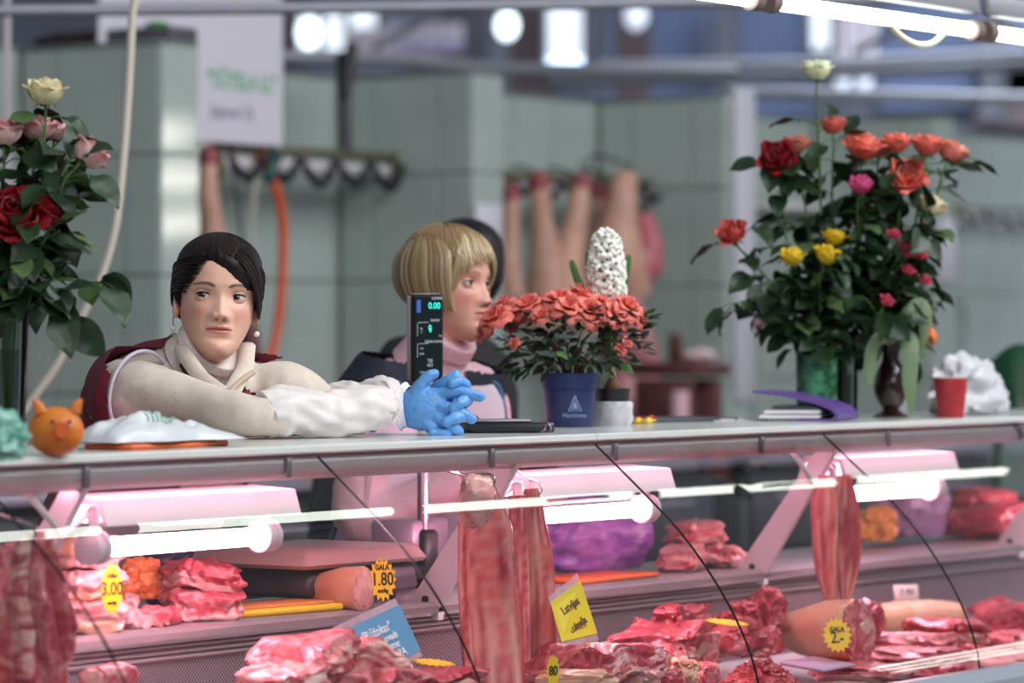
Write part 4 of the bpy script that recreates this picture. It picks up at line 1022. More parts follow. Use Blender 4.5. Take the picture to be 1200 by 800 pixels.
def inst(name, me, parent, p, ydir, zhint, s=1.0):
    """object sharing mesh me with its local y along ydir, z near zhint, under parent (world placement)"""
    y = V(ydir).normalized(); z = V(zhint); z = (z-y*z.dot(y)); z = z.normalized() if z.length > 1e-5 else y.orthogonal().normalized(); x = y.cross(z)
    M = Matrix(((x.x, y.x, z.x, 0), (x.y, y.y, z.y, 0), (x.z, y.z, z.z, 0), (0, 0, 0, 1)))
    o = bpy.data.objects.new(name, me); COL.objects.link(o); o.parent = parent
    off = V((0, 0, 0)); q = parent
    while q is not None: off += q.location; q = q.parent
    o.location = V(p)-off; o.rotation_euler = M.to_euler(); o.scale = (s, s, s); return o
def petal_mesh(m, w_, h, cup, curl, name='petal', point=.0):
    b = MB()
    def fn(i, j):
        s = (i-.5)*2; wd = w_*(math.sin(PI*(.12+.80*j))**.75)*(1-point*j*j)
        a = s*cup; x = math.sin(a)*wd/max(cup, .3); r = math.cos(a)-1
        y = h*(.10+.30*math.sin(j*1.9))+wd*r*.9+curl*h*max(0, j-.62)**2*4.5; z = h*(j-.10*s*s*j-.25*curl*max(0, j-.7)**1.5*3)
        return V((x, y+.05*h*math.sin(6*s+2*w_*900)*j*j, z+.03*h*math.sin(9*s+3*j)*j))
    b.grid(6, 7, fn, thick=.0009); o = b.build(name, m, None, W=False); me = o.data; bpy.data.objects.remove(o); return me
def bloom_core(m, R_=.02):
    b = MB()
    for k in range(7):
        a0 = k*2.4; r = R_*(.16+.10*k); h = R_*(1.62-.05*k)
        b.grid(10, 5, lambda i, j: V((math.cos(a0+i*2.6)*r*(.62+.42*math.sin(j*2.2)), math.sin(a0+i*2.6)*r*(.62+.42*math.sin(j*2.2)), h*j*(.92+.08*math.sin(i*3.1)))), thick=.0007)
    o = b.build('bloom', m, None, W=False); me = o.data; bpy.data.objects.remove(o); return me
SEP = None
def rose_kit(name, col, col2, opened=.5, var=None):
    m = mat('petal_'+name, col, rough=.5, col2=col2, vs=30, contrast=(.35, .65), sss=.15)
    return dict(core=bloom_core(m), pet=[petal_mesh(m, .017, .031, 1.05, .02+.1*opened), petal_mesh(m, .021, .033, 1.05, .08+.3*opened), petal_mesh(m, .024, .031, .95, .2+.55*opened)], op=opened)
_b = MB()
_b.grid(2, 5, lambda i, j: V(((i-.5)*.007*math.sin(PI*(.15+.85*j))**.7, .002+.012*j*j, -.004+.022*j-.012*j*j)), thick=.0006)
_o = _b.build('sepal', M_leaf2, None, W=False); SEP = _o.data; bpy.data.objects.remove(_o)
def bloom(kit, parent, p, axis, s):
    """a rose head: core with petals and sepals as pieces"""
    ax = V(axis).normalized(); q = ax.to_track_quat('Z', 'Y')
    o = bpy.data.objects.new('bloom', kit['core']); COL.objects.link(o); o.parent = parent
    o.location = V(p)-parent.location; s = s*1.3; o.rotation_euler = q.to_euler(); o.scale = (s, s, s)
    n = 0
    for ring, (cnt, rad, tilt) in enumerate(((3, .005, .0), (4, .0075, .04+.12*kit['op']), (5, .0085, .10+.42*kit['op']))):
        for k in range(cnt):
            a = 2*PI*k/cnt+ring*.9+RN.uniform(-.2, .2)
            c = bpy.data.objects.new('petal', kit['pet'][ring]); COL.objects.link(c); c.parent = o
            M = Matrix.Rotation(a, 4, 'Z') @ Matrix.Translation((0, rad, -.002*ring)) @ Matrix.Rotation(-tilt+RN.uniform(-.06, .06), 4, 'X')
            c.location = M.to_translation(); c.rotation_euler = M.to_euler()
    for k in range(4):
        c = bpy.data.objects.new('sepal', SEP); COL.objects.link(c); c.parent = o
        M = Matrix.Rotation(2*PI*k/4+.3, 4, 'Z') @ Matrix.Translation((0, .004, -.004)) @ Matrix.Rotation(-.9, 4, 'X'); c.location = M.to_translation(); c.rotation_euler = M.to_euler()
    return o
KIT = {'coral': rose_kit('coral', 'e0584a', 'f28c7c', .4), 'salmon': rose_kit('salmon', 'e06e60', 'f2a898', .45), 'red': rose_kit('dark_red', '6d0b18', 'a81626', .4),
       'white': rose_kit('greenish_white', 'd9dfb0', 'f1f2d8', .25), 'cream': rose_kit('cream', 'e4d6a0', 'f3e6c4', .3), 'pink': rose_kit('pink_white', 'e7c3bd', 'd36c80', .4),
       'magenta': rose_kit('magenta', 'b8356f', 'd85c92', .1), 'yellow': rose_kit('yellow', 'e2b413', 'f5d93a', .3), 'rasp': rose_kit('raspberry', 'bf2a4b', 'e2607a', .5), 'fire': rose_kit('fire_red', 'c92b30', 'e6786a', .35)}
def rose(kit, head, base, rim, label, s=1.0, axis=None, nl=7, group=None, lo=.25, hi=.93, name='rose', extra=(), ls=1.0, spread=.05):
    """one cut rose: stem from the vase to the head, leaves on petioles, bloom"""
    t = thing(name, label, 'rose' if name == 'rose' else 'flower', base, group)
    head, base, rim = V(head), V(base), V(rim)
    ax = V(axis) if axis else (head-rim).normalized()*.8+V((0, 0, .6))
    ax = ax.normalized(); neck = head-ax*.012*s
    P = [base, rim, rim.lerp(neck, .5)+V((RN.uniform(-.015, .015), RN.uniform(-.015, .015), .01)), neck-ax*.05, neck]
    b = MB(); b.tube(P, [.0032, .0032, .003, .0026, .0024], 7, 6); b.build('stem', M_stem, t)
    C_ = catmull(P, 10); n = len(C_)
    for i in range(nl):
        u = lo+(hi-lo)*(i+RN.random()*.7)/max(nl, 1); k = min(n-2, int(u*(n-1)))
        p = C_[k]; d = V((RN.gauss(0, 1), RN.gauss(0, 1), RN.uniform(-.3, .7))).normalized()
        q = p+d*spread*RN.uniform(.5, 1.2)
        me = RN.choice(LEAF[:2] if RN.random() < .82 else LEAF[2:])
        b_ = d+V((0, 0, RN.uniform(-.9, .2))); o = inst('leaf', me, t, q, b_, V((0, 0, 1))+V((RN.gauss(0, .5), RN.gauss(0, .5), 0)), ls*RN.uniform(.75, 1.2))
        pb = MB(); pb.tube([p, p.lerp(q, .6)+V((0, 0, .005)), q], .0012, 5, 3); pb.build('petiole', M_stem, o, W=False) if 0 else None
        mb_ = MB(); mb_.tube([p, p.lerp(q, .6)+V((0, 0, .005)), q], .0013, 5, 3); mb_.build('petiole', M_stem, t)
    bloom(KIT[kit], t, neck+ax*.004, ax, s)
    for hk, hp, hs in extra:
        hp = V(hp); sb = MB(); sb.tube([rim.lerp(neck, .55), rim.lerp(hp, .8)+V((0, 0, .0)), hp], .0016, 6, 4); sb.build('side_stem', M_stem, t); bloom(KIT[hk], t, hp, (hp-rim).normalized()+V((0, 0, .5)), hs)
    return t
# ---- the big bouquet at the right in three vases
vb1, vb2, vb3 = at(961, 491, Z=ZC), at(1003, 490, Z=ZC), at(1044, 489, Z=ZC)
vb1, vb2, vb3 = vb1+V((.02, .02, 0)), vb2+V((.03, .05, 0)), vb3
pxm = lambda p: FPX/(V(p)-CAM).dot(FW)
k1 = 1/pxm(vb1)
def vase_green():
    t = thing('glass_vase', 'green marbled glass vase holding the left half of the big bouquet', 'vase', vb1)
    b = MB(); h = 83*k1; r = 25*k1
    b.lathe([(r*.92, 0), (r*.95, .004), (r*.97, h*.5), (r, h), (r*.93, h), (r*.9, h*.5), (r*.86, .012), (.001, .012)], 28, vb1, (True, False))
    b.build('glass', mat('green_marbled_glass', '1f5a3c', rough=.12, col2='58a878', vs=38, contrast=(.42, .62), alpha=.88, coat=.5), t)
    b = MB(); b.lathe([(r*.84, .013), (r*.86, h*.6), (.001, h*.6)], 20, vb1); b.build('water', mat('dim_water', '27402f', rough=.1, alpha=.7), t)
    return t
vase_green()
t = thing('glass_vase', 'clear straight glass vase between the green and the dark brown vase', 'vase', vb2)
b = MB(); h, r = 95*k1, 17*k1
b.lathe([(r, 0), (r*1.02, h), (r*.92, h), (r*.9, .014), (.001, .014)], 26, vb2, (True, False)); b.build('glass', glass_mat('vase_glass', 'dfe8e2'), t)
b = MB(); b.lathe([(r*.88, .015), (r*.9, h*.55), (.001, h*.55)], 20, vb2); b.build('water', mat('brown_water', '4a3a38', rough=.1, alpha=.55), t)
t = thing('glass_vase', 'dark brown bulbous vase on a foot beside the red cup', 'vase', vb3)
b = MB(); prof = [(21, 0), (21.5, 2), (13, 7), (10, 10), (17, 20), (20.5, 33), (20, 45), (15, 58), (10.5, 68), (10, 76), (13, 88), (11.5, 88), (8.5, 76), (9, 68), (13, 58)]
b.lathe([(r_*k1, z*k1) for r_, z in prof], 30, vb3, (True, True)); b.build('glass', mat('brown_vase_glass', '2a0f0e', rough=.1, coat=.6, alpha=.93), t)
D0 = (vb1-CAM).dot(FW)
def hd_(px, py, dd=0): return at(px, py, d=D0+dd)
rim1, rim2, rim3 = vb1+V((0, 0, 80*k1)), vb2+V((0, 0, 92*k1)), vb3+V((0, 0, 86*k1))
LST = [ # kit, head px, depth, size, vase, label, leaves
 ('white', (957, 86), 0, .95, 1, 'tall greenish-white rose rising above all the others', 5, (0, 0, 1)),
 ('red', (911, 187), -.02, 1.12, 1, 'dark red rose at the left of the big bouquet', 9, (-.6, -.3, .35)),
 ('salmon', (934, 172), .05, .85, 1, 'salmon rose half hidden behind the dark red rose', 6, None),
 ('coral', (976, 150), .05, .85, 2, 'small coral rose under the tall white rose', 6, None),
 ('coral', (1011, 176), -.03, 1.18, 2, 'largest coral rose in the middle of the top row', 8, (-.2, -.2, 1)),
 ('salmon', (1030, 178), .08, .9, 2, 'pale salmon rose behind the largest coral rose', 7, None),
 ('coral', (1050, 171), .02, .92, 2, 'coral bud-like rose second from the right of the top row\'s middle', 8, (0, 0, 1)),
 ('coral', (1086, 174), .0, 1.0, 3, 'coral rose with pink outer petals second from the right end', 7, (.1, -.1, 1)),
 ('salmon', (1114, 182), .02, .95, 3, 'salmon rose at the right end of the top row', 6, (.5, -.2, 1)),
 ('coral', (1062, 208), -.06, 1.15, 3, 'open coral rose turned to the viewer below the top row', 8, (-.75, -.6, .45)),
 ('magenta', (1008, 220), -.07, .78, 2, 'small magenta rosebud in the middle of the big bouquet', 8, (-.3, -.3, 1)),
 ('cream', (1091, 245), -.02, .85, 3, 'creamy white rosebud at the right of the bouquet below the coral rose', 8, (.5, -.2, .9)),
 ('yellow', (928, 304), -.08, .78, 1, 'leftmost of the three yellow roses', 8, (-.2, -.2, 1)),
 ('yellow', (969, 302), -.09, .82, 1, 'lowest of the three yellow roses, in the centre', 8, (-.1, -.4, 1)),
 ('yellow', (977, 281), -.05, .72, 2, 'highest of the three yellow roses', 8, (.1, -.2, 1)),
 ('fire', (859, 275), -.03, .92, 1, 'red and cream rose sticking far out to the left', 9, (-.8, -.1, .6)),
 ('pink', (889, 372), -.06, .6, 1, 'drooping pink and white rosebud low at the left above the binder', 6, (.5, -.3, -.5)),
 ('rasp', (1038, 354), -.09, .42, 2, 'tiny magenta rose low in the middle of the foliage', 8, (-.2, -.5, .6)),
]
for kit, (hx, hy), dd, s, vi, lab, nl, ax in LST:
    vb, rm = ((vb1, rim1), (vb2, rim2), (vb3, rim3))[vi-1]
    o = V((RN.uniform(-.01, .01), RN.uniform(-.01, .01), .012)); rm_ = rm+V((RN.uniform(-.015, .015), RN.uniform(-.012, .012), 0)) if vi < 3 else rm+V((RN.uniform(-.004, .004), RN.uniform(-.004, .004), 0))
    rose(kit, hd_(hx, hy, dd), vb+o+(V((0, 0, .03)) if vi == 3 else V((0, 0, 0))), rm_, lab, s, ax, nl+5, 'roses in the big bouquet', lo=.30, hi=.93 if hy > 120 else .72, spread=.06, ls=1.3)
spr = [(1047, 277), (1060, 291), (1076, 284), (1063, 299), (1078, 301), (1063, 319), (1082, 330)]
rose('rasp', hd_(*spr[0], -.07), vb2+V((.008, 0, .012)), rim2+V((.012, 0, 0)), 'spray rose with seven small raspberry blooms at the right of the foliage', .42, None, 12, 'roses in the big bouquet', spread=.05, extra=[('rasp', hd_(x, y, -.07+RN.uniform(-.02, .02)), .40) for x, y in spr[1:]])
# leafy greenery filling the bouquet
for i, (px_, py_, vi, lab) in enumerate(((900, 330, 1, 'leafy green branch reaching left below the red and cream rose'), (945, 255, 1, 'leafy green branch left of the middle of the bouquet'), (1000, 290, 2, 'leafy green branch in the centre of the bouquet'),
        (1035, 250, 2, 'leafy green branch behind the magenta rosebud'), (1065, 270, 3, 'leafy green branch at the right below the open coral rose'), (990, 360, 2, 'low leafy branch above the clear vase'), (925, 375, 1, 'low leafy branch with browned leaves above the green vase'), (1040, 330, 3, 'leafy branch above the dark brown vase'), (1015, 215, 2, 'upright leafy branch under the top row of roses'), (960, 330, 1, 'leafy branch below the yellow roses'), (1062, 345, 3, 'leafy branch beside the spray rose at the right'))):
    vb, rm = ((vb1, rim1), (vb2, rim2), (vb3, rim3))[vi-1]
    t = thing('rose_branch', lab, 'branch', vb+V((0, 0, .012)), 'leafy branches in the big bouquet'); tip = hd_(px_, py_, RN.uniform(-.08, .06))
    P = [vb+V((0, 0, .03)), rm, rm.lerp(tip, .6)+V((0, 0, .01)), tip]; b = MB(); b.tube(P, .0026, 7, 6); b.build('stem', M_stem, t); C_ = catmull(P, 10)
    for k in range(30):
        u = .36+.64*k/29; p = C_[min(len(C_)-1, int(u*(len(C_)-1)))]; d = V((RN.gauss(0, 1), RN.gauss(0, 1), RN.uniform(-.5, .7))).normalized(); q = p+d*RN.uniform(.01, .065)
        inst('leaf', LEAF[2] if RN.random() < .12 else RN.choice(LEAF[:2]), t, q, d+V((0, 0, RN.uniform(-.8, .3))), V((RN.gauss(0, .5), RN.gauss(0, .5), 1)), RN.uniform(1.0, 1.55))
# drooping tulip with long leaves from the dark brown vase
t = thing('tulip', 'orange tulip hanging over the right side of the dark brown vase with long pale leaves', 'flower', vb3+V((0, 0, .03)))
b = MB(); b.tube([vb3+V((0, 0, .03)), rim3, hd_(1068, 372, -.01), hd_(1082, 352, 0), hd_(1090, 365, 0), hd_(1090, 384, 0)], .0035, 8, 6); b.build('stem', mat('tulip_stem', '8d9f5a'), t)
M_tul = mat('petal_tulip', 'c8481c', rough=.45, col2='e88a3c', vs=25, sss=.1); pm = petal_mesh(M_tul, .012, .042, 1.0, -.25, 'petal', .75)
for k in range(6):
    a = k*PI/3; d = V((math.cos(a), math.sin(a), 0)); inst('petal', pm, t, hd_(1090, 384, 0)+d*.004, d, (0, 0, -1), .9)
M_tl = mat('tulip_leaf', '6f8560', rough=.45, var=.12, vs=8, stretch=(6, 1, 1))
def strapleaf(P, w_, par, nm='leaf', m=M_tl, up=None):
    b = MB(); b.tube(P, [w_*.35, w_*.9, w_, w_*.8, w_*.12], 8, 6, flat=.10, up=up or -FW); return b.build(nm, m, par)
strapleaf([rim3, hd_(1052, 392, -.03), hd_(1066, 402, -.06), hd_(1066, 450, -.07), hd_(1068, 486, -.07)], .021, t); strapleaf([rim3, hd_(1058, 375, -.02), hd_(1078, 356, -.02), hd_(1083, 380, -.03), hd_(1079, 420, -.03)], .016, t)
strapleaf([rim3, hd_(1034, 392, -.05), hd_(1022, 410, -.06), hd_(1018, 440, -.06), hd_(1020, 452, -.06)], .015, t)
# ---- left bouquet
vL = at(8, 523, Z=ZC); vL.z = ZC; DL = (vL-CAM).dot(FW); kL = DL/FPX
t = thing('glass_vase', 'tall clear glass vase at the left edge of the counter', 'vase', vL); h, r = 162*kL, 26*kL
b = MB(); b.lathe([(r*.8, 0), (r, h), (r*.95, h), (r*.74, .015), (.001, .015)], 28, vL, (True, False)); b.build('glass', glass_mat('vase_glass'), t)
b = MB(); b.lathe([(r*.73, .016), (r*.86, h*.7), (.001, h*.7)], 20, vL); b.build('water', mat('green_water', '2e3a2a', rough=.1, alpha=.5), t)
rL = vL+V((0, 0, h))
for kit, (hx, hy), dd, s, lab, nl, ax in (('cream', (53, 112), 0, 1.0, 'cream rose with pink edge standing highest in the left vase', 4, (-.1, -.1, 1)), ('pink', (4, 160), 0, 1.0, 'pink and white rose cut off by the left edge', 6, None),
        ('pink', (43, 155), .05, .9, 'pink and white rose below the cream rose', 6, None), ('pink', (101, 184), -.02, .95, 'pink and white rose farthest right in the left vase', 8, (.7, -.3, .8)), ('pink', (64, 158), .08, .7, 'small pink rose half hidden behind a leaf in the left vase', 5, None),
        ('red', (12, 258), -.05, 1.55, 'big dark red rose at the left edge over the vase', 8, (-.6, -.6, .7)), ('red', (46, 250), -.02, 1.15, 'second dark red rose, right of the big dark red one', 8, (.2, -.5, .9))):
    rose(kit, at(hx, hy, d=DL+dd), vL+V((RN.uniform(-.008, .008), RN.uniform(-.008, .008), .018)), rL+V((RN.uniform(-.015, .015), RN.uniform(-.015, .015), 0)), lab, s*.96, ax, nl+4, 'roses in the left vase', lo=.45, spread=.055, ls=1.35)
for px_, py_, lab in ((120, 335, 'leafy branch bending right over the left vase'), (70, 270, 'leafy branch below the dark red roses'), (20, 330, 'dark leafy branch at the left edge above the vase'), (60, 190, 'leafy branch between the pale roses of the left vase'), (60, 370, 'short leafy branch hanging over the rim of the left vase')):
    t = thing('rose_branch', lab, 'branch', vL+V((0, 0, .018)), 'leafy branches in the left vase'); tip = at(px_, py_, d=DL+RN.uniform(-.08, .04))
    P = [vL+V((0, 0, .02)), rL, rL.lerp(tip, .5)+V((0, 0, .03)), tip]; b = MB(); b.tube(P, .0026, 7, 6); b.build('stem', M_stem, t); C_ = catmull(P, 10)
    for k in range(16):
        u = .45+.55*k/15; p = C_[min(len(C_)-1, int(u*(len(C_)-1)))]; d = V((RN.gauss(0, 1), RN.gauss(0, 1), RN.uniform(-.5, .5))).normalized(); q = p+d*RN.uniform(.01, .05)
        inst('leaf', LEAF[2] if RN.random() < .12 else RN.choice(LEAF[:2]), t, q, d+V((0, 0, RN.uniform(-.8, .3))), V((RN.gauss(0, .5), RN.gauss(0, .5), 1)), RN.uniform(1.1, 1.7))
# ---- azalea in a blue pot
pa_ = at(668, 500, Z=ZC); DA = (pa_-CAM).dot(FW); kA = DA/FPX
az = thing('potted_azalea', 'coral azalea in full bloom in a dark blue plastic pot', 'plant', pa_)
b = MB(); b.lathe([(27*kA, 0), (28*kA, .002), (31.5*kA, 44*kA), (33.5*kA, 45*kA), (34.5*kA, 63*kA), (33*kA, 63*kA), (31*kA, 50*kA), (26*kA, .006), (.001, .006)], 36, pa_, (True, False)); b.build('pot', mat('dark_blue_pot', '2b3560', rough=.35, spec=.4), az)
b = MB(); b.lathe([(31*kA, 54*kA), (.001, 58*kA)], 20, pa_, (False, False)); b.build('soil', mat('dark_soil', '2a211c', rough=1), az)
M_print = mat('pale_blue_print', '8fa0c8', rough=.5); fr_ = -FW
def potp(px_, py_): p = at(px_, py_, d=DA); q = p-pa_; lat = q.dot(RT); hh = q.z/(44*kA); rr_ = (28+3.5*hh)*kA; return pa_+V((0, 0, q.z))+RT*lat-FW*(math.sqrt(max(0, rr_**2-lat**2))+.0008)
b = MB(); pts = [potp(673, 463), potp(666, 481), potp(681, 481)]
b.tube(pts+[pts[0]], .0013, 5, 1); b.build('emblem_outline', M_print, az)
b = MB(); c_ = potp(673.5, 475); b.add([c_+RT*(math.sin(a)*.004)+V((0, 0, math.cos(a)*.005+(.003 if abs(a-0) < .1 else 0)))-FW*.0006 for a in [k*PI/6 for k in range(12)]], [tuple(range(12))]); b.build('emblem_drop', M_print, az)
b = MB(); q1 = [potp(673, 464), potp(668, 480), potp(679, 480)]; b.add([p-FW*.0003 for p in q1], [(0, 1, 2)]); b.build('emblem_fill', mat('mid_blue_print', '5a6a9c', rough=.5), az)
text('Hortimex', .0135, M_print, frame3(potp(673, 486)-FW*.0012, RT, (0, 0, 1)), az, sx=.95)
AL = leaf_mesh('leaf', .034, .017, mat('azalea_leaf', '21331f', rough=.4, var=.35, vs=30), .2, .2); AL2 = leaf_mesh('leaf', .032, .017, mat('azalea_leaf_fresh', '4d7a35', rough=.45, var=.2, vs=30), .2, .1)
cA = pa_+V((0, 0, 105*kA)); M_twig = mat('brown_twig', '5a3d2c', rough=.8)
for i in range(20):
    a = i*2.4; rr_ = (.3+.7*((i*7) % 20)/20); tip = pa_+V((0, 0, (75+45*RN.random())*kA))+RT*(math.cos(a)*80*kA*rr_)+FW*(math.sin(a)*55*kA*rr_)
    b = MB(); b.tube([pa_+V((0, 0, 54*kA))+RT*(math.cos(a)*.012)+FW*math.sin(a)*.012, pa_.lerp(tip, .5)+V((0, 0, 38*kA)), tip], [.0022, .0018, .001], 6, 4); b.build('twig', M_twig, az)
for i in range(285):
    a = RN.uniform(0, 2*PI); rr_ = math.sqrt(RN.random()); hz = RN.uniform(-.62, .72)
    p = cA+RT*(math.cos(a)*90*kA*rr_*(1-.3*max(0, -hz)))+FW*(math.sin(a)*62*kA*rr_)+V((0, 0, hz*50*kA-8*kA*rr_*rr_)); p += RT*(4*kA)
    o = (p-cA+V((0, 0, .01))).normalized(); inst('leaf', AL2 if RN.random() < .09 else AL, az, p, o+V((RN.gauss(0, .6), RN.gauss(0, .6), RN.uniform(-.4, .6))), V((RN.gauss(0, .4), RN.gauss(0, .4), 1)), RN.uniform(.8, 1.25))
M_azp = mat('petal_azalea', 'cf4d44', rough=.5, col2='f08a7c', vs=45, sss=.15, contrast=(.35, .62))
AP = [petal_mesh(M_azp, .0185, .025, .55, .75), petal_mesh(M_azp, .0155, .022, .65, .5), petal_mesh(M_azp, .012, .018, .8, .3)]
bc = MB()
for k in range(5): bc.tube([V((0, 0, 0)), V((.002*math.cos(k*1.26), .002*math.sin(k*1.26), .012)), V((.005*math.cos(k*1.26), .005*math.sin(k*1.26), .019))], .0007, 5, 2)
_o = bc.build('blossom', M_azp, None, W=False); BC = _o.data; bpy.data.objects.remove(_o)
def blossom(parent, p, axis, s):
    o = inst('blossom', BC, parent, p, V(axis).orthogonal(), axis, s)
    for ring, (cnt, tilt) in enumerate(((6, 1.05), (5, .72), (4, .35))):
        for k in range(cnt):
            c = bpy.data.objects.new('petal', AP[ring]); COL.objects.link(c); c.parent = o
            M = Matrix.Rotation(2*PI*k/cnt+ring*.6+RN.uniform(-.2, .2), 4, 'Z') @ Matrix.Rotation(-tilt+RN.uniform(-.15, .15), 4, 'X'); c.location = M.to_translation(); c.rotation_euler = M.to_euler()
for x, y, dd, s in ((580, 366, -.02, 1.05), (572, 378, .02, .9), (600, 358, .02, 1.0), (618, 352, -.02, 1.0), (640, 350, .04, .95), (655, 345, -.03, 1.0), (634, 364, -.05, .6), (684, 346, .02, 1.15), (668, 354, -.06, 1.05), (690, 358, -.06, 1.1), (676, 340, .04, 1.0), (705, 350, .0, .85), (735, 354, -.03, 1.0), (722, 362, -.05, .95), (745, 364, .01, .95), (712, 366, .04, .8), (606, 372, .05, .8), (655, 362, .05, .8), (590, 350, .05, .8), (602, 396, -.05, .38), (728, 402, -.05, .42), (736, 394, -.04, .36)):
    p = at(x, y+6, d=DA+dd); blossom(az, p, (p-cA).normalized()*.7+V((-.25, -.3, .55)), s*1.4)
# ---- hyacinth
ph_ = at(718, 499, Z=ZC); DH = (ph_-CAM).dot(FW); kH = DH/FPX
hy = thing('potted_hyacinth', 'white hyacinth in a small dark pot wrapped in white film behind the blue pot', 'plant', ph_)
b = MB(); b.lathe([(17*kH, 0), (20*kH, 40*kH), (21*kH, 44*kH), (19.5*kH, 44*kH), (17*kH, 30*kH), (.001, 30*kH)], 28, ph_, (True, False)); b.build('pot', mat('black_pot', '1b1a1e', rough=.5), hy)
b = MB(); b.lathe([(21*kH, .0), (24*kH, 8*kH), (23.5*kH, 18*kH), (24*kH, 27*kH), (21.5*kH, 29*kH)], 40, ph_, (True, False), fn=lambda a, z: 1+.03*math.sin(a*7+z*200)+.02*math.sin(a*13-z*90)); b.build('film_wrap', film_mat('white_film', 'd8d6dc', .75, vs=30), hy)
b = MB(); b.lathe([(.001, 36*kH), (9*kH, 40*kH), (11*kH, 46*kH), (6*kH, 54*kH), (4*kH, 58*kH)], 16, ph_, (False, False)); b.build('bulb', mat('bulb_skin', '7d5a45', rough=.8), hy)
top = at(710, 283, d=DH); lowp = at(711, 345, d=DH)
b = MB(); b.tube([ph_+V((0, 0, 50*kH)), ph_.lerp(lowp, .6)+V((0, 0, .01)), lowp, top], [.0085, .0075, .007, .004], 10, 5); b.build('stem', mat('hyacinth_stem', 'a3ad6a', rough=.5), hy)
M_hl = mat('hyacinth_leaf', '3f6b2e', rough=.4, var=.15, vs=6, stretch=(8, 8, 1))
for P in ([(713, 420), (700, 370), (680, 335), (671, 310)], [(714, 420), (712, 380), (708, 340), (710, 308)], [(716, 420), (724, 370), (731, 335), (736, 304)], [(712, 420), (700, 370), (692, 330), (689, 300)], [(716, 420), (722, 380), (724, 345), (720, 330)]):
    dd = -.022 if P[3][0] == 710 else 0; strapleaf([at(x, y, d=DH+dd*(i > 0)) for i, (x, y) in enumerate(P)]+[at(P[3][0], P[3][1]-6, d=DH+dd)], .0085, hy, m=M_hl)
fb = MB()
for k in range(6):
    a = k*PI/3; ca, sa = math.cos(a), math.sin(a)
    fb.tube([V((ca*.0028, sa*.0028, .0)), V((ca*.0034, sa*.0034, .009)), V((ca*.009, sa*.009, .0135)), V((ca*.0135, sa*.0135, .0105))], [.0028, .003, .0032, .001], 6, 3, flat=.45, up=(ca*.2, sa*.2, 1))
_o = fb.build('floret', mat('hyacinth_white', 'e9e6dc', rough=.5, sss=.2, col2='f4f2ec'), None, W=False); FLO = _o.data; bpy.data.objects.remove(_o)
for i in range(50):
    u = i/49; a = i*2.4; p = lowp.lerp(top, u)+(top-lowp)*.0; r_ = .010+.012*math.sin(min(1, (1-u)*1.5+.15)*PI/2); d = RT*math.cos(a)+FW*math.sin(a)+V((0, 0, -.25+1.3*u*u)); inst('floret', FLO, hy, p+d.normalized()*r_*.75, d.cross(V((RN.gauss(0, 1), RN.gauss(0, 1), RN.gauss(0, 1)))), d+V((RN.gauss(0, .18), RN.gauss(0, .18), RN.gauss(0, .18))), 1.75-.35*u*u)
# ================================================================ THINGS ON THE COUNTER
def crumple(c, r, seed, amp=.25, sc=1.5, sub=5, flatb=True, sharp=.7):
    b = MB(); c = V(c)
    def fn(p, q):
        n1 = fbm(p*sc+V((seed, seed*.7, 0)), 1, 3); n2 = abs(fbm(p*sc*1.6+V((0, seed, 3)), 1, 2))
        q = q*(1+amp*n1-amp*.9*n2*sharp)
        if flatb: q.z = max(q.z, -r[2]*.62)
        return q
    b.blob(c, r, sub, fn=fn); return b
M_wbag = mat('white_plastic_bag', 'c9c9cd', rough=.35, bump=.3, bs=35, sss=.15); M_teal = mat('teal_plastic_bag', '2f7d6c', rough=.35, col2='8fc0b0', vs=18, stretch=(1, 3, 3), bump=.5, bs=30)
def blobthing(name, lab, cat, c, r, seed, m, amp=.25, sc=1.5, group=None):
    return tag(crumple(c, r, seed, amp, sc).build(name, m), lab, cat, group)
def lay(px, py, h): p = at(px, py, Z=ZC); return p
p = at(14, 541, Z=ZC); blobthing('plastic_bag', 'crumpled teal plastic bag at the left end of the counter', 'bag', p+V((.0, .06, .032)), (.085, .06, .05), 3, M_teal, .3)
p = at(200, 526, Z=ZC)+V((.05, .07, 0))
t = thing('cutting_board', 'thin orange board under the white plastic bag', 'board', p)
b = MB(); b.box(p+V((0, 0, .005)), (.30, .10, .01), Matrix.Rotation(.1, 3, 'Z'), bev=.003); b.build('board', mat('orange_plastic', 'd8642c', rough=.4), t)
def bagf(a, q): return q
b = MB()
def flatbag(i, j):
    x = (i-.5)*2; y = (j-.5)*2; e = max(0, 1-abs(x)**2.5)*max(0, 1-abs(y)**2.5)
    px_, py_ = 205+97*x, 0
    base = p+V((x*.165, y*.058, .013)); hgt = (.052*(1-.55*(x+1)/2))*e**.6*(1+.35*fbm((x*2.2, y*2, 1)))+.008*fbm((x*5, y*4, 2))*e
    return base+V((0, .01*math.sin(x*5), max(0, hgt)))
b.grid(60, 30, flatbag, thick=.0008); bg = tag(b.build('plastic_bag', M_wbag), 'flat white plastic bag with faded green print lying before the dark-haired woman', 'bag')
b = MB()
for k in range(9):
    i0 = .28+.035*k; P = [flatbag(i0, .22)+V((0, -.0006, .0014)), flatbag(i0+.012, .27)+V((0, -.0006, .0014)), flatbag(i0+.005*(k % 3), .33)+V((0, 0, .0014))]; b.tube(P, .0016, 5, 3)
b.build('green_print', mat('faded_green_print', '8fbfa4', rough=.6), bg, kind='stuff')
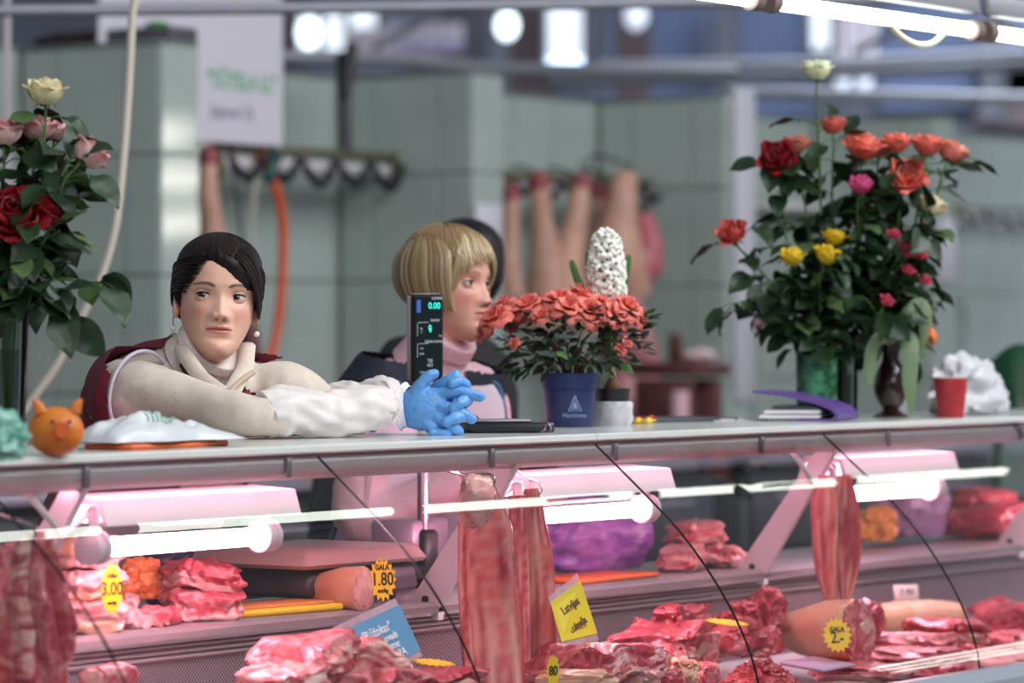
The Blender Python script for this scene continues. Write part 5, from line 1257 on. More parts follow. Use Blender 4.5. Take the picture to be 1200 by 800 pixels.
# orange clay pig
pg = at(75, 534, Z=ZC)+V((.02, .035, 0)); dpg = (pg-CAM).dot(FW); kp = dpg/FPX
M_pig = mat('orange_clay', 'c9701f', rough=.5, var=.15, vs=25, bump=.2, bs=60)
pigt = thing('clay_pig', 'small orange clay pig with upright ears beside the teal bag', 'figurine', pg)
b = MB(); b.blob(pg+V((0, 0, 28*kp)), (33*kp, 33*kp, 29*kp), 4, fn=lambda a, q: V((q.x, q.y, max(q.z, -28*kp))))
b.build('body', M_pig, pigt)
fd = (-FW+RT*.35).normalized(); lf = V((0, 0, 1)).cross(fd).normalized()
for s in (-1, 1):
    b = MB(); c = pg+V((0, 0, 50*kp))+lf*s*20*kp+fd*10*kp; b.tube([c, c+V((0, 0, 8*kp))+lf*s*3*kp, c+V((0, 0, 16*kp))+lf*s*9*kp], [8*kp, 6.5*kp, 1.5*kp], 10, 3, flat=.55, up=fd); b.build('ear', M_pig, pigt)
    b = MB(); b.blob(pg+V((0, 0, 40*kp))+lf*s*10*kp+fd*29.5*kp, (2.4*kp,)*3, 2); b.build('eye', mat('dark_brown_dot', '5a2c12'), pigt)
b = MB(); c = pg+V((0, 0, 30*kp)); b.tube([c+fd*27*kp, c+fd*37*kp], [11*kp, 9.5*kp], 16, 2); b.build('snout', mat('orange_clay_red', 'cc5a22', rough=.5), pigt)
# black cash tray with clear lid
p = at(590, 507, Z=ZC)+V((.02, .02, 0)); tr_ = thing('cash_tray', 'black plastic cash tray in front of the blonde woman', 'tray', p)
Rz = Matrix.Rotation(math.atan2(RT.y, RT.x)+.25, 3, 'Z')
b = MB(); b.box(p+V((0, 0, .010)), (.15, .10, .020), Rz, bev=.006, taper=1.06); b.build('base', M_black, tr_)
b = MB(); b.box(p+V((0, 0, .0235))+Rz @ V((-.01, .006, 0)), (.125, .085, .006), Rz, bev=.002); b.build('top_plate', mat('grey_plate', '8d8790', rough=.3, metal=.3), tr_)
b = MB(); b.box(p+Rz @ V((.084, -.01, 0))+V((0, 0, .010)), (.032, .07, .02), Rz, bev=.004); tag(b.build('plastic_box', glass_mat('clear_plastic', 'e8dcec', rough=.15)), 'little clear plastic box at the right end of the black cash tray', 'box')
b = MB(); c = p+Rz @ V((-.055, .015, 0))+V((0, 0, .0275)); b.tube([c+V((math.cos(a)*.012, math.sin(a)*.012, .004+.004*math.sin(a))) for a in [k*PI/8 for k in range(17)]], .0022, 6, 1); tag(b.build('metal_ring', mat('brass_ring', '9a7a5a', rough=.3, metal=.8)), 'small brass ring lying on the cash tray by the blue gloves', 'ring')
# sweets
for i, (px_, py_, cc, lab) in enumerate(((748, 496, 'd9412c', 'red wrapped sweet nearest the hyacinth pot'), (757, 497, 'e6b522', 'yellow wrapped sweet between two red ones'), (763, 494, 'c8302a', 'dark red wrapped sweet behind the yellow ones'), (769, 497, 'e2c33a', 'yellow wrapped sweet at the right of the little heap'))):
    p = at(px_, py_, Z=ZC)+V((0, .02*(i % 2), .0075)); t = thing('wrapped_sweet', lab, 'sweet', p, 'wrapped sweets by the hyacinth'); m = mat('wrapper_'+cc, cc, rough=.25, var=.3, vs=60)
    b = MB(); b.blob(p, (.011, .007, .0075), 3); b.build('sweet', m, t)
    for s in (-1, 1): b = MB(); b.tube([p+V((s*.009, 0, 0)), p+V((s*.014, 0, .001)), p+V((s*.021, 0, .0))], [.002, .005, .008], 8, 2, flat=.35); b.build('twist', m, t)
# folder, papers, binder
M_dfold = mat('dark_grey_folder', '3a3c44', rough=.35)
p = at(800, 494, Z=ZC)+V((.03, .07, 0)); b = MB(); b.box(p+V((0, 0, .004)), (.27, .20, .008), Matrix.Rotation(-.35, 3, 'Z'), bev=.002); tag(b.build('folder', M_dfold), 'thin dark grey folder lying left of the purple binder', 'folder')
p = at(868, 493, Z=ZC)+V((.0, .03, 0))
for i, (dx, dy, a, lab) in enumerate(((0, 0, -.4, 'lower white sheet of paper left of the purple binder'), (.015, .008, -.25, 'upper white sheet of paper left of the purple binder'))):
    b = MB(); b.box(p+V((dx, dy, .0015+.003*i)), (.15, .10, .002), Matrix.Rotation(a, 3, 'Z'), bev=.0006); tag(b.build('paper_sheet', mat('paper_white', 'dcdad6', rough=.6)), lab, 'paper')
bd = at(945, 494, Z=ZC)+V((.02, .03, 0)); dB = (bd-CAM).dot(FW); kB = dB/FPX; bt = thing('ring_binder', 'purple ring binder lying half open on the counter before the green vase', 'binder', bd)
ex = (FW*.8+RT*.25).normalized()
def prf(L_): return [bd+RT*(x*kB)+V((0, 0, y*kB)) for x, y in L_]
b = MB(); cov = [(-55, 36), (-20, 33), (20, 24), (40, 16), (46, 9), (45, 2), (38, 0), (-10, 0), (-10, 2.5), (36, 2.5), (41, 4), (42, 9), (37, 13), (18, 20.5), (-20, 29.5), (-55, 33.5)]
def ribbon_prism(b, L_, dep):
    n = len(L_)//2; P = prf(L_); vs = []; fs = []
    for i in range(n): vs += [P[i], P[-1-i], P[i]+ex*dep, P[-1-i]+ex*dep]
    for i in range(n-1):
        a, c = i*4, i*4+4; fs += [(a, c, c+2, a+2), (a+1, a+3, c+3, c+1), (a, a+1, c+1, c), (a+2, c+2, c+3, a+3)]
    fs += [(0, 2, 3, 1), ((n-1)*4, (n-1)*4+1, (n-1)*4+3, (n-1)*4+2)]; b.add(vs, fs)
ribbon_prism(b, cov, .20); b.build('cover', mat('purple_binder', '5b3f86', rough=.4), bt, ang=30)
for y, nm in ((3.5, 'paper_block'), (9, 'paper_block')):
    b = MB(); b.prism(prf([(-52+y, y), (22, y), (25, y+2), (22, y+4), (-50+y, y+4)]), ex*.006, ex*.19); b.build(nm, mat('binder_paper', 'd8d3d6', rough=.7), bt, smooth=False)
b = MB(); b.prism(prf([(-30, 14), (20, 13.5), (24, 15), (20, 17), (-34, 18)]), ex*.006, ex*.19); b.build('dark_divider', M_dfold, bt, smooth=False)
# red cup
pc_ = at(1114, 489, Z=ZC); kC = (pc_-CAM).dot(FW)/FPX; cu = thing('paper_cup', 'red paper cup with a white rim standing right of the dark brown vase', 'cup', pc_)
b = MB(); b.lathe([(15*kC, 0), (15.5*kC, .001), (20*kC, 47*kC), (19*kC, 47*kC), (14.5*kC, .004), (.001, .004)], 30, pc_, (True, False)); b.build('cup_wall', mat('red_paper', 'a8222c', rough=.5, col2='bd3a40', vs=40), cu)
b = MB(); b.tube([pc_+V((math.cos(a)*20*kC, math.sin(a)*20*kC, 47*kC)) for a in [k*PI/16 for k in range(33)]], .0014, 6, 1); b.build('rim', mat('cup_rim', 'd9d2cc'), cu)
p = at(1160, 487, Z=ZC)+V((.05, .09, 0)); blobthing('plastic_bag', 'crumpled white plastic bag at the right end behind the red cup', 'bag', p+V((0, 0, .05)), (.15, .075, .085), 7, M_wbag, .4, 1.4)
p = at(1083, 486, Z=ZC)+V((.02, .09, 0)); blobthing('plastic_bag', 'small pale crumpled bag between the brown vase and the red cup', 'bag', p+V((0, 0, .03)), (.035, .03, .05), 9, M_wbag, .35, 1.8)
p = at(1092, 488, Z=ZC)+V((.02, .10, 0)); p.z = ZC; pk = thing('orange_squash', 'orange gourd-shaped squash behind the red cup', 'squash', p); kq = (p-CAM).dot(FW)/FPX
b = MB(); c_ = at(1094, 447, d=(p-CAM).dot(FW)); rq = 21*kq; zc_ = max(c_.z, ZC+rq); b.lathe([(.001, -1), (.6, -.9), (1, -.2), (.95, .3), (.5, .8), (.12, .95)], 20, (p.x, p.y, zc_), M=Matrix.Scale(rq, 3), fn=lambda a, z: 1+.05*math.cos(a*8)); b.build('body', mat('orange_squash_skin', 'c4622c', rough=.4), pk)
b = MB(); b.tube([V((p.x, p.y, zc_+rq*.9)), V((p.x+.004, p.y, zc_+rq*1.25))], [.004, .003], 8); b.build('stalk', M_stem, pk)
# ---- scale with its display on a pole
dp = at(496, 447, Y=.47); SCX, SCY = dp.x, dp.y
sc = thing('weighing_scale', 'shop scale with a black display on a pole rising behind the counter top', 'scale', (.55, .42, .895))
sp0 = V((.545, .43, .895))
for x in (-.13, .13):
    for y in (-.09, .09):
        b = MB(); b.lathe([(.014, 0), (.014, .018)], 12, sp0+V((x, y, 0))); b.build('foot', M_black, sc)
b = MB(); b.box(sp0+V((0, 0, .045)), (.36, .26, .054), bev=.01, taper=.96); b.build('base', mat('scale_dark_body', '3a3236', rough=.4), sc)
b = MB(); b.box(sp0+V((-.02, 0, .092)), (.40, .30, .034), bev=.008, taper=.93); b.build('pan', mat('pan_warm_steel', 'bfa39a', rough=.35, metal=.25), sc)
pole = [V((SCX, SCY, 1.0)), V((SCX, SCY, 1.32))]
b = MB(); b.tube(pole, .0125, 14); b.build('pole', mat('chrome_pole', 'b9a3a8', rough=.25, metal=.85), sc)
b = MB(); b.box((SCX, SCY, .955), (.05, .05, .12), bev=.008); b.box(((SCX+.725)/2, SCY, .93), (SCX-.69, .04, .03), bev=.006); b.build('pole_socket', M_black, sc)
nd = (-FW*.93+RT*.36).normalized(); wd_ = V((0, 0, 1)).cross(nd).normalized(); wd_ = wd_ if wd_.dot(RT) > 0 else -wd_
dk = (dp-CAM).dot(FW)/FPX; dc_ = at(498, 396, d=(dp-CAM).dot(FW)); up_ = V((0, 0, 1))
Rd = Matrix((wd_, -nd, up_)).transposed()
dw, dh, dt = .068, 103*dk, .040
b = MB(); b.box(dc_, (dw, dt, dh), Rd, bev=.006); db = b.build('display_body', M_black, sc, ang=30)
b = MB(); b.box(dc_-wd_*(dw/2+.0006)-nd*.002, (.002, dt*.42, dh*.95), Rd, bev=.0008)
b.box(dc_+up_*(dh/2+.0003)-nd*.002, (dw*.9, dt*.42, .0016), Rd, bev=.0006); b.build('silver_band', mat('silver_band', 'b9b0b4', rough=.35), db)
fp = lambda u, v, e=.0008: dc_+nd*(dt/2+e)+wd_*(u*dw/2)+up_*(v*dh/2)
M_wtxt = mat('white_print', 'c9ccd0', rough=.5); M_led = mat('teal_digits', '2fd6c4', emit=1.1); M_pan = mat('dark_display_window', '0e1c1e', rough=.15)
b = MB(); b.box(fp(0, .0, -.0004), (dw*.88, .0012, dh*.93), Rd, bev=.0005); b.build('face_panel', M_pan, db, smooth=False)
b = MB(); b.box(fp(-.62, .72), (.009, .0008, .026), Rd); b.build('blue_strip', mat('blue_print', '3d5fc4', rough=.5), db, smooth=False)
for u, v, st, sz in ((.38, .73, '0.00', .019), (.10, .23, '0', .017), (.12, .17, '0', .012)): text(st, sz, M_led, frame3(fp(u, v, .001), wd_, up_), db, 'digits', sx=.8)
for u, v, st, sz in ((.55, .90, 'SUMMA', .008), (.42, .40, 'SVARS', .008), (.40, -.08, 'CENA EUR/KG', .0075), (-.45, .22, 'kg', .006), (-.45, .13, 'T', .006), (-.42, -.24, 'LV', .006), (-.42, -.36, 'EUR', .006), (.1, -.52, 'T0', .011), (.1, -.62, 'NET', .008), (-.2, -.78, 'MAX 15kg', .006), (-.2, -.86, 'MIN 40g', .006), (.75, .06, 'kg', .006)):
    text(st, sz, M_wtxt, frame3(fp(u, v, .001), wd_, up_), db, sx=.9)
for v in (.36, -.12):
    b = MB(); b.tube([fp(.0, v, .001), fp(-.66, v-.01, .001), fp(-.70, v-.05, .001), fp(-.70, v-.32, .001)], .0006, 4, 1); b.build('frame_line', M_wtxt, db)
# ================================================================ BEHIND THE STALLS: hanging pork
M_leg = mat('pale_pork_skin', 'c79a86', rough=.5, var=.14, vs=14, bump=.15, bs=40, sss=.2); M_trot = mat('red_cut_flesh', '94424a', rough=.45, var=.25, vs=25)
def hung_ham(pts, r, Y, lab, cut=True, rest=()):
    P = [at(x, y, Y=Y) for x, y in pts]; t = thing('hung_ham', lab, 'meat', P[0], 'pork legs on the stall hook rails'); k = 1/pxm(P[0])
    b = MB(); b.tube(P, [q*k for q in r], 16, 5); b.build('shank', M_leg, t)
    if cut: b = MB(); d = (P[0]-P[1]).normalized(); b.tube([P[0]-d*.01, P[0]+d*.035, P[0]+d*.06], [r[0]*k*1.08, r[0]*k, r[0]*k*.4], 12, 3); b.build('trotter', M_trot, t)
    b = MB(); h0 = P[0]+V((0, 0, .03)); zr = at(600, 200, Y=YP+.34).z; b.tube([V((h0.x, YP+.35, zr+.01)), V((h0.x, YP+.31, max(zr+.02, h0.z+.05))), h0+V((0, -.02, .0)), h0+V((0, .0, -.03))], .006, 6, 4); b.build('meat_hook', mat('black_iron_hook'), t); return t
YK = YP+.22
hung_ham([(245, 190), (244, 225), (248, 262), (252, 300)], [10, 12, 14, 20], YK, 'pork leg hanging behind the first divider below the sign board')
hung_ham([(599, 232), (599, 270), (597, 310), (600, 345)], [9, 10, 12, 16], YK, 'thin pork leg hanging next to the second divider end')
hung_ham([(632, 218), (635, 260), (640, 310), (645, 380)], [12, 13, 22, 34], YK, 'pork leg second from the left on the second hook rail')
hung_ham([(681, 220), (674, 260), (664, 310), (660, 380)], [12, 14, 20, 36], YK-.03, 'pork leg third from the left on the second hook rail')
hung_ham([(705, 232), (702, 270), (700, 330), (700, 390)], [10, 12, 20, 30], YK+.05, 'darker pork leg behind the white hyacinth')
hung_ham([(733, 204), (727, 250), (724, 300), (735, 345)], [14, 20, 34, 30], YK-.06, 'big pork leg with a broad ham at the right of the second hook rail', False)
def fleshblob(name, lab, pts, r, Y, m):
    P = [at(x, y, Y=Y) for x, y in pts]; k = 1/pxm(P[0]); b = MB(); b.tube(P, [q*k for q in r], 18, 5, prof=lambda u, a: 1+.12*math.sin(a*3+u*6)); o = tag(b.build(name, m), lab, 'meat')
    b = MB(); zr = at(600, 200, Y=YP+.34).z; b.tube([P[0]-V((0, 0, .03)), P[0]+V((0, .0, .06)), V((P[0].x, YP+.30, zr)), V((P[0].x, YP+.335, zr+.04))], .005, 6, 2); b.build('hook_wire', mat('black_iron_hook'), o); return o
M_pflesh = mat('pink_hung_flesh', 'b8606c', rough=.45, var=.3, vs=12)
fleshblob('hung_meat', 'raw pink side of pork hanging right of the white hyacinth', [(752, 250), (757, 280), (752, 310), (745, 335)], [10, 20, 24, 10], YK-.10, M_pflesh)
fleshblob('hung_meat', 'large pink piece of pork low behind the hyacinth pot', [(725, 355), (738, 400), (742, 440), (728, 490)], [22, 34, 30, 22], YK-.08, mat('pink_low_flesh', 'c08088', rough=.45, var=.25, vs=9))
fleshblob('hung_meat', 'dark red piece of meat hanging behind the dark-haired woman', [(292, 380), (294, 410), (292, 445), (290, 480)], [8, 14, 16, 12], YK, mat('dark_hung_flesh', '6d3438', rough=.5, var=.2, vs=12))
cb = at(795, 432, Y=YP-.3); kk = 1/pxm(cb); bl_ = thing('butcher_stand', 'dark red wooden butcher stand in front of the third divider', 'stand', (cb.x, cb.y, 0))
M_rw = mat('dark_red_wood', '5a2f30', rough=.6, var=.2, vs=10, stretch=(1, 1, 6))
b = MB(); b.box(cb, (80*kk, .32, 16*kk), bev=.01); b.build('top', M_rw, bl_)
for sx in (-1, 1):
    b = MB(); b.box((cb.x+sx*30*kk, cb.y, cb.z/2-.01), (.05, .25, cb.z-.06), bev=.005); b.build('leg', M_rw, bl_)
b = MB(); b.box(cb+V((-.02, 0, 24*kk)), (.04, .05, 34*kk), bev=.006); b.build('upright', M_rw, bl_)
p = cb+V((.05, -.06, 8*kk+.025)); b = MB(); b.blob(p, (.085, .06, .028), 4, fn=lambda a, q: q*(1+.15*fbm(a*2))); tag(b.build('pork_fat', mat('pale_pink_fat', 'cfb0b2', rough=.4)), 'flat pale piece of fat lying on the dark red butcher stand', 'meat')
b = MB(); p = at(797, 470, Y=YP-.45); b.box((p.x, p.y, p.z/2+.02), (.06, .05, p.z+.04), bev=.008); tag(b.build('pink_post', mat('pale_pink_paint', 'd6a9b4', rough=.5)), 'pale pink post in front of the dark red butcher stand', 'post')
gp_ = at(1196, 440, d=10.6); gch = thing('plastic_chair', 'dark green plastic chair cut off by the right edge', 'chair', (gp_.x, gp_.y, 0)); M_gr = mat('dark_green_plastic', '0f4a30', rough=.35)
b = MB(); b.grid(14, 14, lambda i, j: V(gp_)+RT*((i-.5)*.17*math.sin(PI*(.2+.6*min(1, 1.25-j*.9)))**.5)+V((0, 0, (j-.6)*.22-.06*((i-.5)*2)**2*j))+FW*(.05*((i-.5)*2)**2), thick=.012); b.build('backrest', M_gr, gch)
b = MB(); b.box((gp_.x+.2, gp_.y-.05, gp_.z-.35), (.42, .42, .03), bev=.01); b.build('seat', M_gr, gch)
for sx in (-1, 1):
    for sy in (-1, 1): b = MB(); b.tube([(gp_.x+.2+sx*.18, gp_.y-.05+sy*.18, gp_.z-.36), (gp_.x+.2+sx*.2, gp_.y-.05+sy*.2, 0)], .02, 8); b.build('leg', M_gr, gch)
for sx in (-.06, .06): b = MB(); b.tube([gp_+RT*sx+V((0, 0, -.1)), V((gp_.x+.05, gp_.y, gp_.z-.34))+RT*sx*1.5], .014, 8); b.build('back_post', M_gr, gch)
# ================================================================ MEAT IN THE CASE
M_pork = meat_mat('pork_marbled', ['982c3c', 'bd4a58', 'd27a7c', 'e2aaa2'], 26, bump=.5)
M_lean = meat_mat('lean_red_meat', ['7d1c2c', 'a62e3e', 'be4c56', 'd88e8c'], 30, bump=.5)
M_fat = meat_mat('pork_fat_slab', ['c06a6e', 'd08c8a', 'dba6a0', 'e2b8b0'], 17, bump=.3)
M_belly = meat_mat('streaky_belly', ['8f2436', 'b84452', 'd98a88', 'e6bab0', 'cf6a6e'], 26, (.4, 1, 2.0), dist=.9, bump=.5)
M_skinp = meat_mat('pork_rind', ['c98a6c', 'd59a7c', 'd9a58a', 'ddb29c'], 7, bump=.15, rough=.45)
M_ribs = meat_mat('rib_meat', ['a8303f', 'cc5560', 'dd7c7c', 'e8aca4'], 22, (1, 1, .45), attr=True)
M_mince = meat_mat('minced_meat', ['8f2430', 'b83a44', 'cf6468', 'e2a29c'], 55, bump=1.0, dist=.5)
def chunk(b, c, r, seed, boxy=.5, amp=.16, sub=4, M=None, sc=1.7, col=None):
    e = 1-boxy*.55
    def fn(p, q):
        s = [math.copysign(abs(k)**e, k) for k in p]; q = V((s[0]*r[0], s[1]*r[1], s[2]*r[2]))
        n = fbm(p*sc+V((seed*3.1, seed*1.7, seed)), 1, 4); n2 = fbm(p*sc*3+V((seed, 0, 7)), 1, 2)
        return q*(1+amp*n+amp*.35*n2)
    b.blob(c, r, sub, M, fn, col); return b
def pz(x, y, Y): return at(x, y, Y=Y)
def meat(name, lab, px, py, wpx, hpx, Y, m, seed, dep=.7, boxy=.5, amp=.18, rz=0, rx=0, ry=0, group=None, cat='meat', sub=4, sc=1.7):
    c = pz(px, py, Y); k = 1/pxm(c); M = Matrix.Rotation(rz, 3, 'Z') @ Matrix.Rotation(ry, 3, 'Y') @ Matrix.Rotation(rx, 3, 'X')
    b = MB(); chunk(b, c, (wpx*k/2/.80, wpx*k/2*dep, hpx*k/2), seed, boxy, amp, sub, M, sc); return tag(b.build(name, m), lab, cat, group)
def layered(name, lab, c, r, seed, layers, rz=0, ry=0, rx=0, sag=.0, group=None, amp=.10):
    """a slab cut in layers of rind, fat and lean; layers: list of (fraction, material)"""
    M = Matrix.Rotation(rz, 3, 'Z') @ Matrix.Rotation(ry, 3, 'Y') @ Matrix.Rotation(rx, 3, 'X'); c = V(c)
    b = MB(); ms = [m for _, m in layers]; nz = 18
    rows = []
    edges = []; acc = 0
    for f_, _ in layers: acc += f_; edges.append(acc)
    na = 64; vs = []; fs = []; mi = []
    for i in range(nz+1):
        t = i/nz; cap = 1-.10*abs(2*t-1)**4-.06*(2*t-1)**2
        for k in range(na):
            a = 2*PI*k/na; ca, sa = math.cos(a), math.sin(a); e = .42
            x = math.copysign(abs(ca)**e, ca)*r[0]*cap; y = math.copysign(abs(sa)**e, sa)*r[1]*cap
            n = fbm((ca*1.6+seed, sa*1.6, t*2.2), 1, 3); q = 1+amp*n*1.5
            q *= 1+.10*fbm((ca*4+seed, sa*4, t*5), 1, 3)+.06*math.sin(t*PI*3+seed+2*n); z = (t-.5)*2*r[2]+.7*r[2]*fbm((x*13+seed, y*13, 3))
            z += sag*(-(x/r[0])**2)*r[2]; vs.append(c+M @ V((x*q, y*q, z)))
    for i in range(nz):
        for k in range(na):
            fs.append((i*na+k, i*na+(k+1) % na, (i+1)*na+(k+1) % na, (i+1)*na+k)); a = 2*PI*k/na
            tt = (i+.5)/nz+.22*fbm((math.cos(a)*2.2+seed, math.sin(a)*2.2, seed+i*.08), 1, 3)
            mi.append(next(j for j, e_ in enumerate(edges) if tt <= e_+1e-6 or j == len(edges)-1))
    # domed caps
    for i, s_, li in ((0, -1, 0), (nz, 1, len(layers)-1)):
        prev = [i*na+k for k in range(na)]
        for f_ in (.7, .35):
            o = len(vs)
            for k in range(na):
                p = vs[i*na+k]; cc_ = c+M @ V((0, 0, s_*r[2])); q = cc_.lerp(p, f_)+M @ V((0, 0, s_*r[2]*.10*(1-f_)+.25*r[2]*fbm((f_*3+k*.1, seed, s_)))) ; vs.append(q)
            cur = list(range(o, o+na))
            for k in range(na): fs.append((prev[k], prev[(k+1) % na], cur[(k+1) % na], cur[k])); mi.append(li)
            prev = cur
        fs.append(tuple(prev)); mi.append(li)
    b.add(vs, fs); b.mi = mi; return tag(b.build(name, ms, ang=70), lab, 'meat', group)
# ---- price cards
M_star = mat('yellow_star_card', 'f2c21c', rough=.5); M_ink = mat('black_marker', '241a10', rough=.6); M_brink = mat('brown_print', '6b3a12')
def star(lab, px, py, rx, ry, Y, lines, nrm=None, up=(0, 0, 1), n=16, name='price_card', d=None):
    c = pz(px, py, Y); k = 1/pxm(c); nrm = V(nrm or -FW).normalized(); up = V(up); x = up.cross(nrm).normalized(); y = nrm.cross(x)
    t = thing(name, lab, 'price card', c, 'yellow star price cards'); b = MB()
    P = []
    for i in range(2*n): a = PI*i/n; q = 1 if i % 2 == 0 else .78; P.append(c+x*(math.cos(a)*rx*k*q)+y*(math.sin(a)*ry*k*q))
    b.prism(P, -nrm*.0008, nrm*.0008); b.build('card', M_star, t, smooth=False)
    for st, v, sz in lines: text(st, sz*k, M_ink, frame3(c+nrm*.0014+y*(v*ry*k), x, y), t, sx=.75, off=.0003)
    return t
star('yellow star price card marked 3.00 on the stack of pork belly at the left', 131, 690, 15, 32, .18, (('cūka', .50, 9), ('3.00', 0, 22), ('eur/kg', -.5, 6)), nrm=-FW*.8+RT*.5)
star('yellow star price card marked 1.80 beside the ham hock', 448, 679, 18, 26, .20, (('GALA', .55, 9), ('1.80', 0, 22), ('eur/kg', -.5, 7)), nrm=-FW*.85+RT*.4+V((0, 0, .1)))
star('yellow star price card leaning on the big ham hock at the right', 981, 744, 18, 22, -.21, (('GALA', .3, 9), ('2.-', -.15, 20)), nrm=-FW*.9+RT*.1+V((0, 0, .3)))
star('yellow star price card marked 80 at the foot of the hanging ribs', 648, 786, 10, 20, -.24, (('80', .0, 16),), nrm=-FW*.8+RT*.5)
for x, y, lab in ((508, 776, 'yellow star card lying flat behind the rib pile'), (712, 757, 'yellow star card lying flat below the yellow tag'), (852, 729, 'yellow star card lying flat on the dark red cuts'), (985, 787, 'yellow star card lying flat at the bottom beside the lilac tray')):
    star(lab, x, y, 26, 26, -.02 if x < 600 else -.12, (), nrm=V((0, -.12, 1)), up=(0, 1, 0))
# ---- hanging cuts
M_hook = mat('steel_hook', 'c4bcc2', rough=.25, metal=.8)
def hang(name, lab, strips, Y, seed, m=M_ribs, n=28, ridge=0, hook=None, group=None, rnd=False):
    """strips: list of (pts px, radii px, dY); every strip a flattened cut of its own"""
    P0 = pz(*strips[0][0][0], Y); t = thing(name, lab, 'meat', P0, group)
    for si, (pts, rad, dy) in enumerate(strips):
        P = [pz(x, y, Y+dy) for x, y in pts]; k = 1/pxm(P[0]); b = MB()
        def prof(u, a, si=si):
            e = 1+.10*fbm((math.cos(a)*1.3+si*3+seed, math.sin(a)*1.3, u*7), 1, 3)
            if ridge: e += ridge*max(0, math.cos(a+.6))**.5*math.sin(u*ridge_n*2*PI)
            return e*(1/max(abs(math.cos(a))**3.2+abs(math.sin(a))**3.2, .3)**(1/3.2))
        ridge_n = 15
        def colf(u): return None
        b.tube(P, [q*k for q in rad], n, 10, flat=.8 if rnd else .42, up=-FW, prof=(lambda u, a, si=si: 1+.42*fbm((math.cos(a)*1.2+si*3, math.sin(a)*1.2, u*4.5+seed), 1, 3)) if rnd else prof)
        cols = []; nn = len(b.v)//n
        for i in range(nn):
            for j in range(n):
                a = 2*PI*j/n; fr = math.cos(a); u = i/(nn-1); s = math.sin(a)
                base = srgb('ea7673') if si % 2 == 0 else srgb('cf4c56')
                fat = srgb('f6bcae'); red = srgb('a02438')
                w1 = max(0, fbm((s*3.6+si*5+seed, u*2.0, 1), 1, 4)*2.8); w2 = max(0, abs(s)-.70)*2.6+max(0, -fbm((s*3+si*2, u*4+seed, 5), 1, 3))*1.5
                if ridge: w1 += .55*max(0, math.sin(u*ridge_n*2*PI+2.0*s))*(abs(s) < .75)
                w1 = min(1, w1); w2 = min(1, w2); c_ = tuple(p*(1-w1)+q*w1 for p, q in zip(base, fat)); cols.append(tuple(p*(1-w2)+q*w2 for p, q in zip(c_, red)))
        b.c = [None]*len(cols) if rnd else cols; b.build('strip', (M_pork, M_belly, M_pork, M_pork)[si % 4] if rnd else m, t)
    if hook:
        h = pz(*hook, Y+.01); b = MB(); b.tube([V((h.x, .135, 1.165)), V((h.x, .12, 1.178)), V((h.x, .105, 1.168)), h.lerp(V((h.x, .10, 1.15)), .5), h, h+V((-.004, -.006, -.02)), h+V((-.012, 0, -.012))], .0028, 8, 5); b.build('hook', M_hook, t)
    return t
hang('rib_slab', 'long slab of pork ribs with a folded top hanging in the middle of the case', [([(566, 560), (572, 620), (575, 690), (582, 760), (588, 850)], [9, 27, 30, 32, 30], 0), ([(549, 612), (551, 680), (556, 760), (560, 850)], [12, 14, 15, 15], .03)], -.045, 1, ridge=.02, hook=(576, 556))
b = MB(); c_ = pz(557, 588, -.07); chunk(b, c_, (.032, .020, .046), 6, .55, .22, 4, Matrix.Rotation(-.5, 3, 'Z') @ Matrix.Rotation(.12, 3, 'Y')); fl = tag(b.build('folded_pork', M_fat), 'pale folded flap of pork over the top of the long rib slab', 'meat')
hang('rib_slab', 'narrow rib slab hanging to the right behind the long one', [([(622, 572), (626, 640), (630, 710), (630, 850)], [8, 20, 21, 21], 0), ([(606, 580), (609, 660), (612, 740), (612, 850)], [10, 11, 12, 12], .01)], .02, 4, ridge=.05, hook=(632, 566))
hang('pork_strip', 'two long strips of pork hanging together in the right part of the case', [([(968, 556), (966, 600), (968, 655), (974, 712)], [7, 16, 16, 13, 4], 0), ([(990, 556), (990, 610), (993, 660), (990, 708)], [7, 17, 18, 12, 4], -.01)], .05, 9, hook=(978, 552))
hang('meat_bundle', 'bundle of dark red meat strips hanging at the left edge of the case', [([(46, 622), (40, 680), (50, 735), (58, 805)], [6, 12, 13, 7], -.045), ([(32, 625), (22, 690), (26, 750), (34, 850)], [7, 11, 13, 10], -.03), ([(18, 640), (2, 700), (6, 770), (12, 850)], [8, 12, 14, 11], -.005), ([(54, 632), (68, 690), (78, 735), (80, 775)], [6, 10, 12, 6], .0), ([(40, 640), (54, 700), (66, 760), (74, 815)], [7, 10, 11, 6], .04), ([(-4, 640), (-18, 700), (-16, 850)], [10, 15, 15], -.01), ([(28, 640), (36, 710), (44, 770), (40, 850)], [7, 9, 11, 9], .02), ([(12, 636), (18, 690), (20, 740), (22, 790)], [7, 10, 11, 6], .05)], -.07, 12, M_ribs, hook=(40, 616), rnd=True)
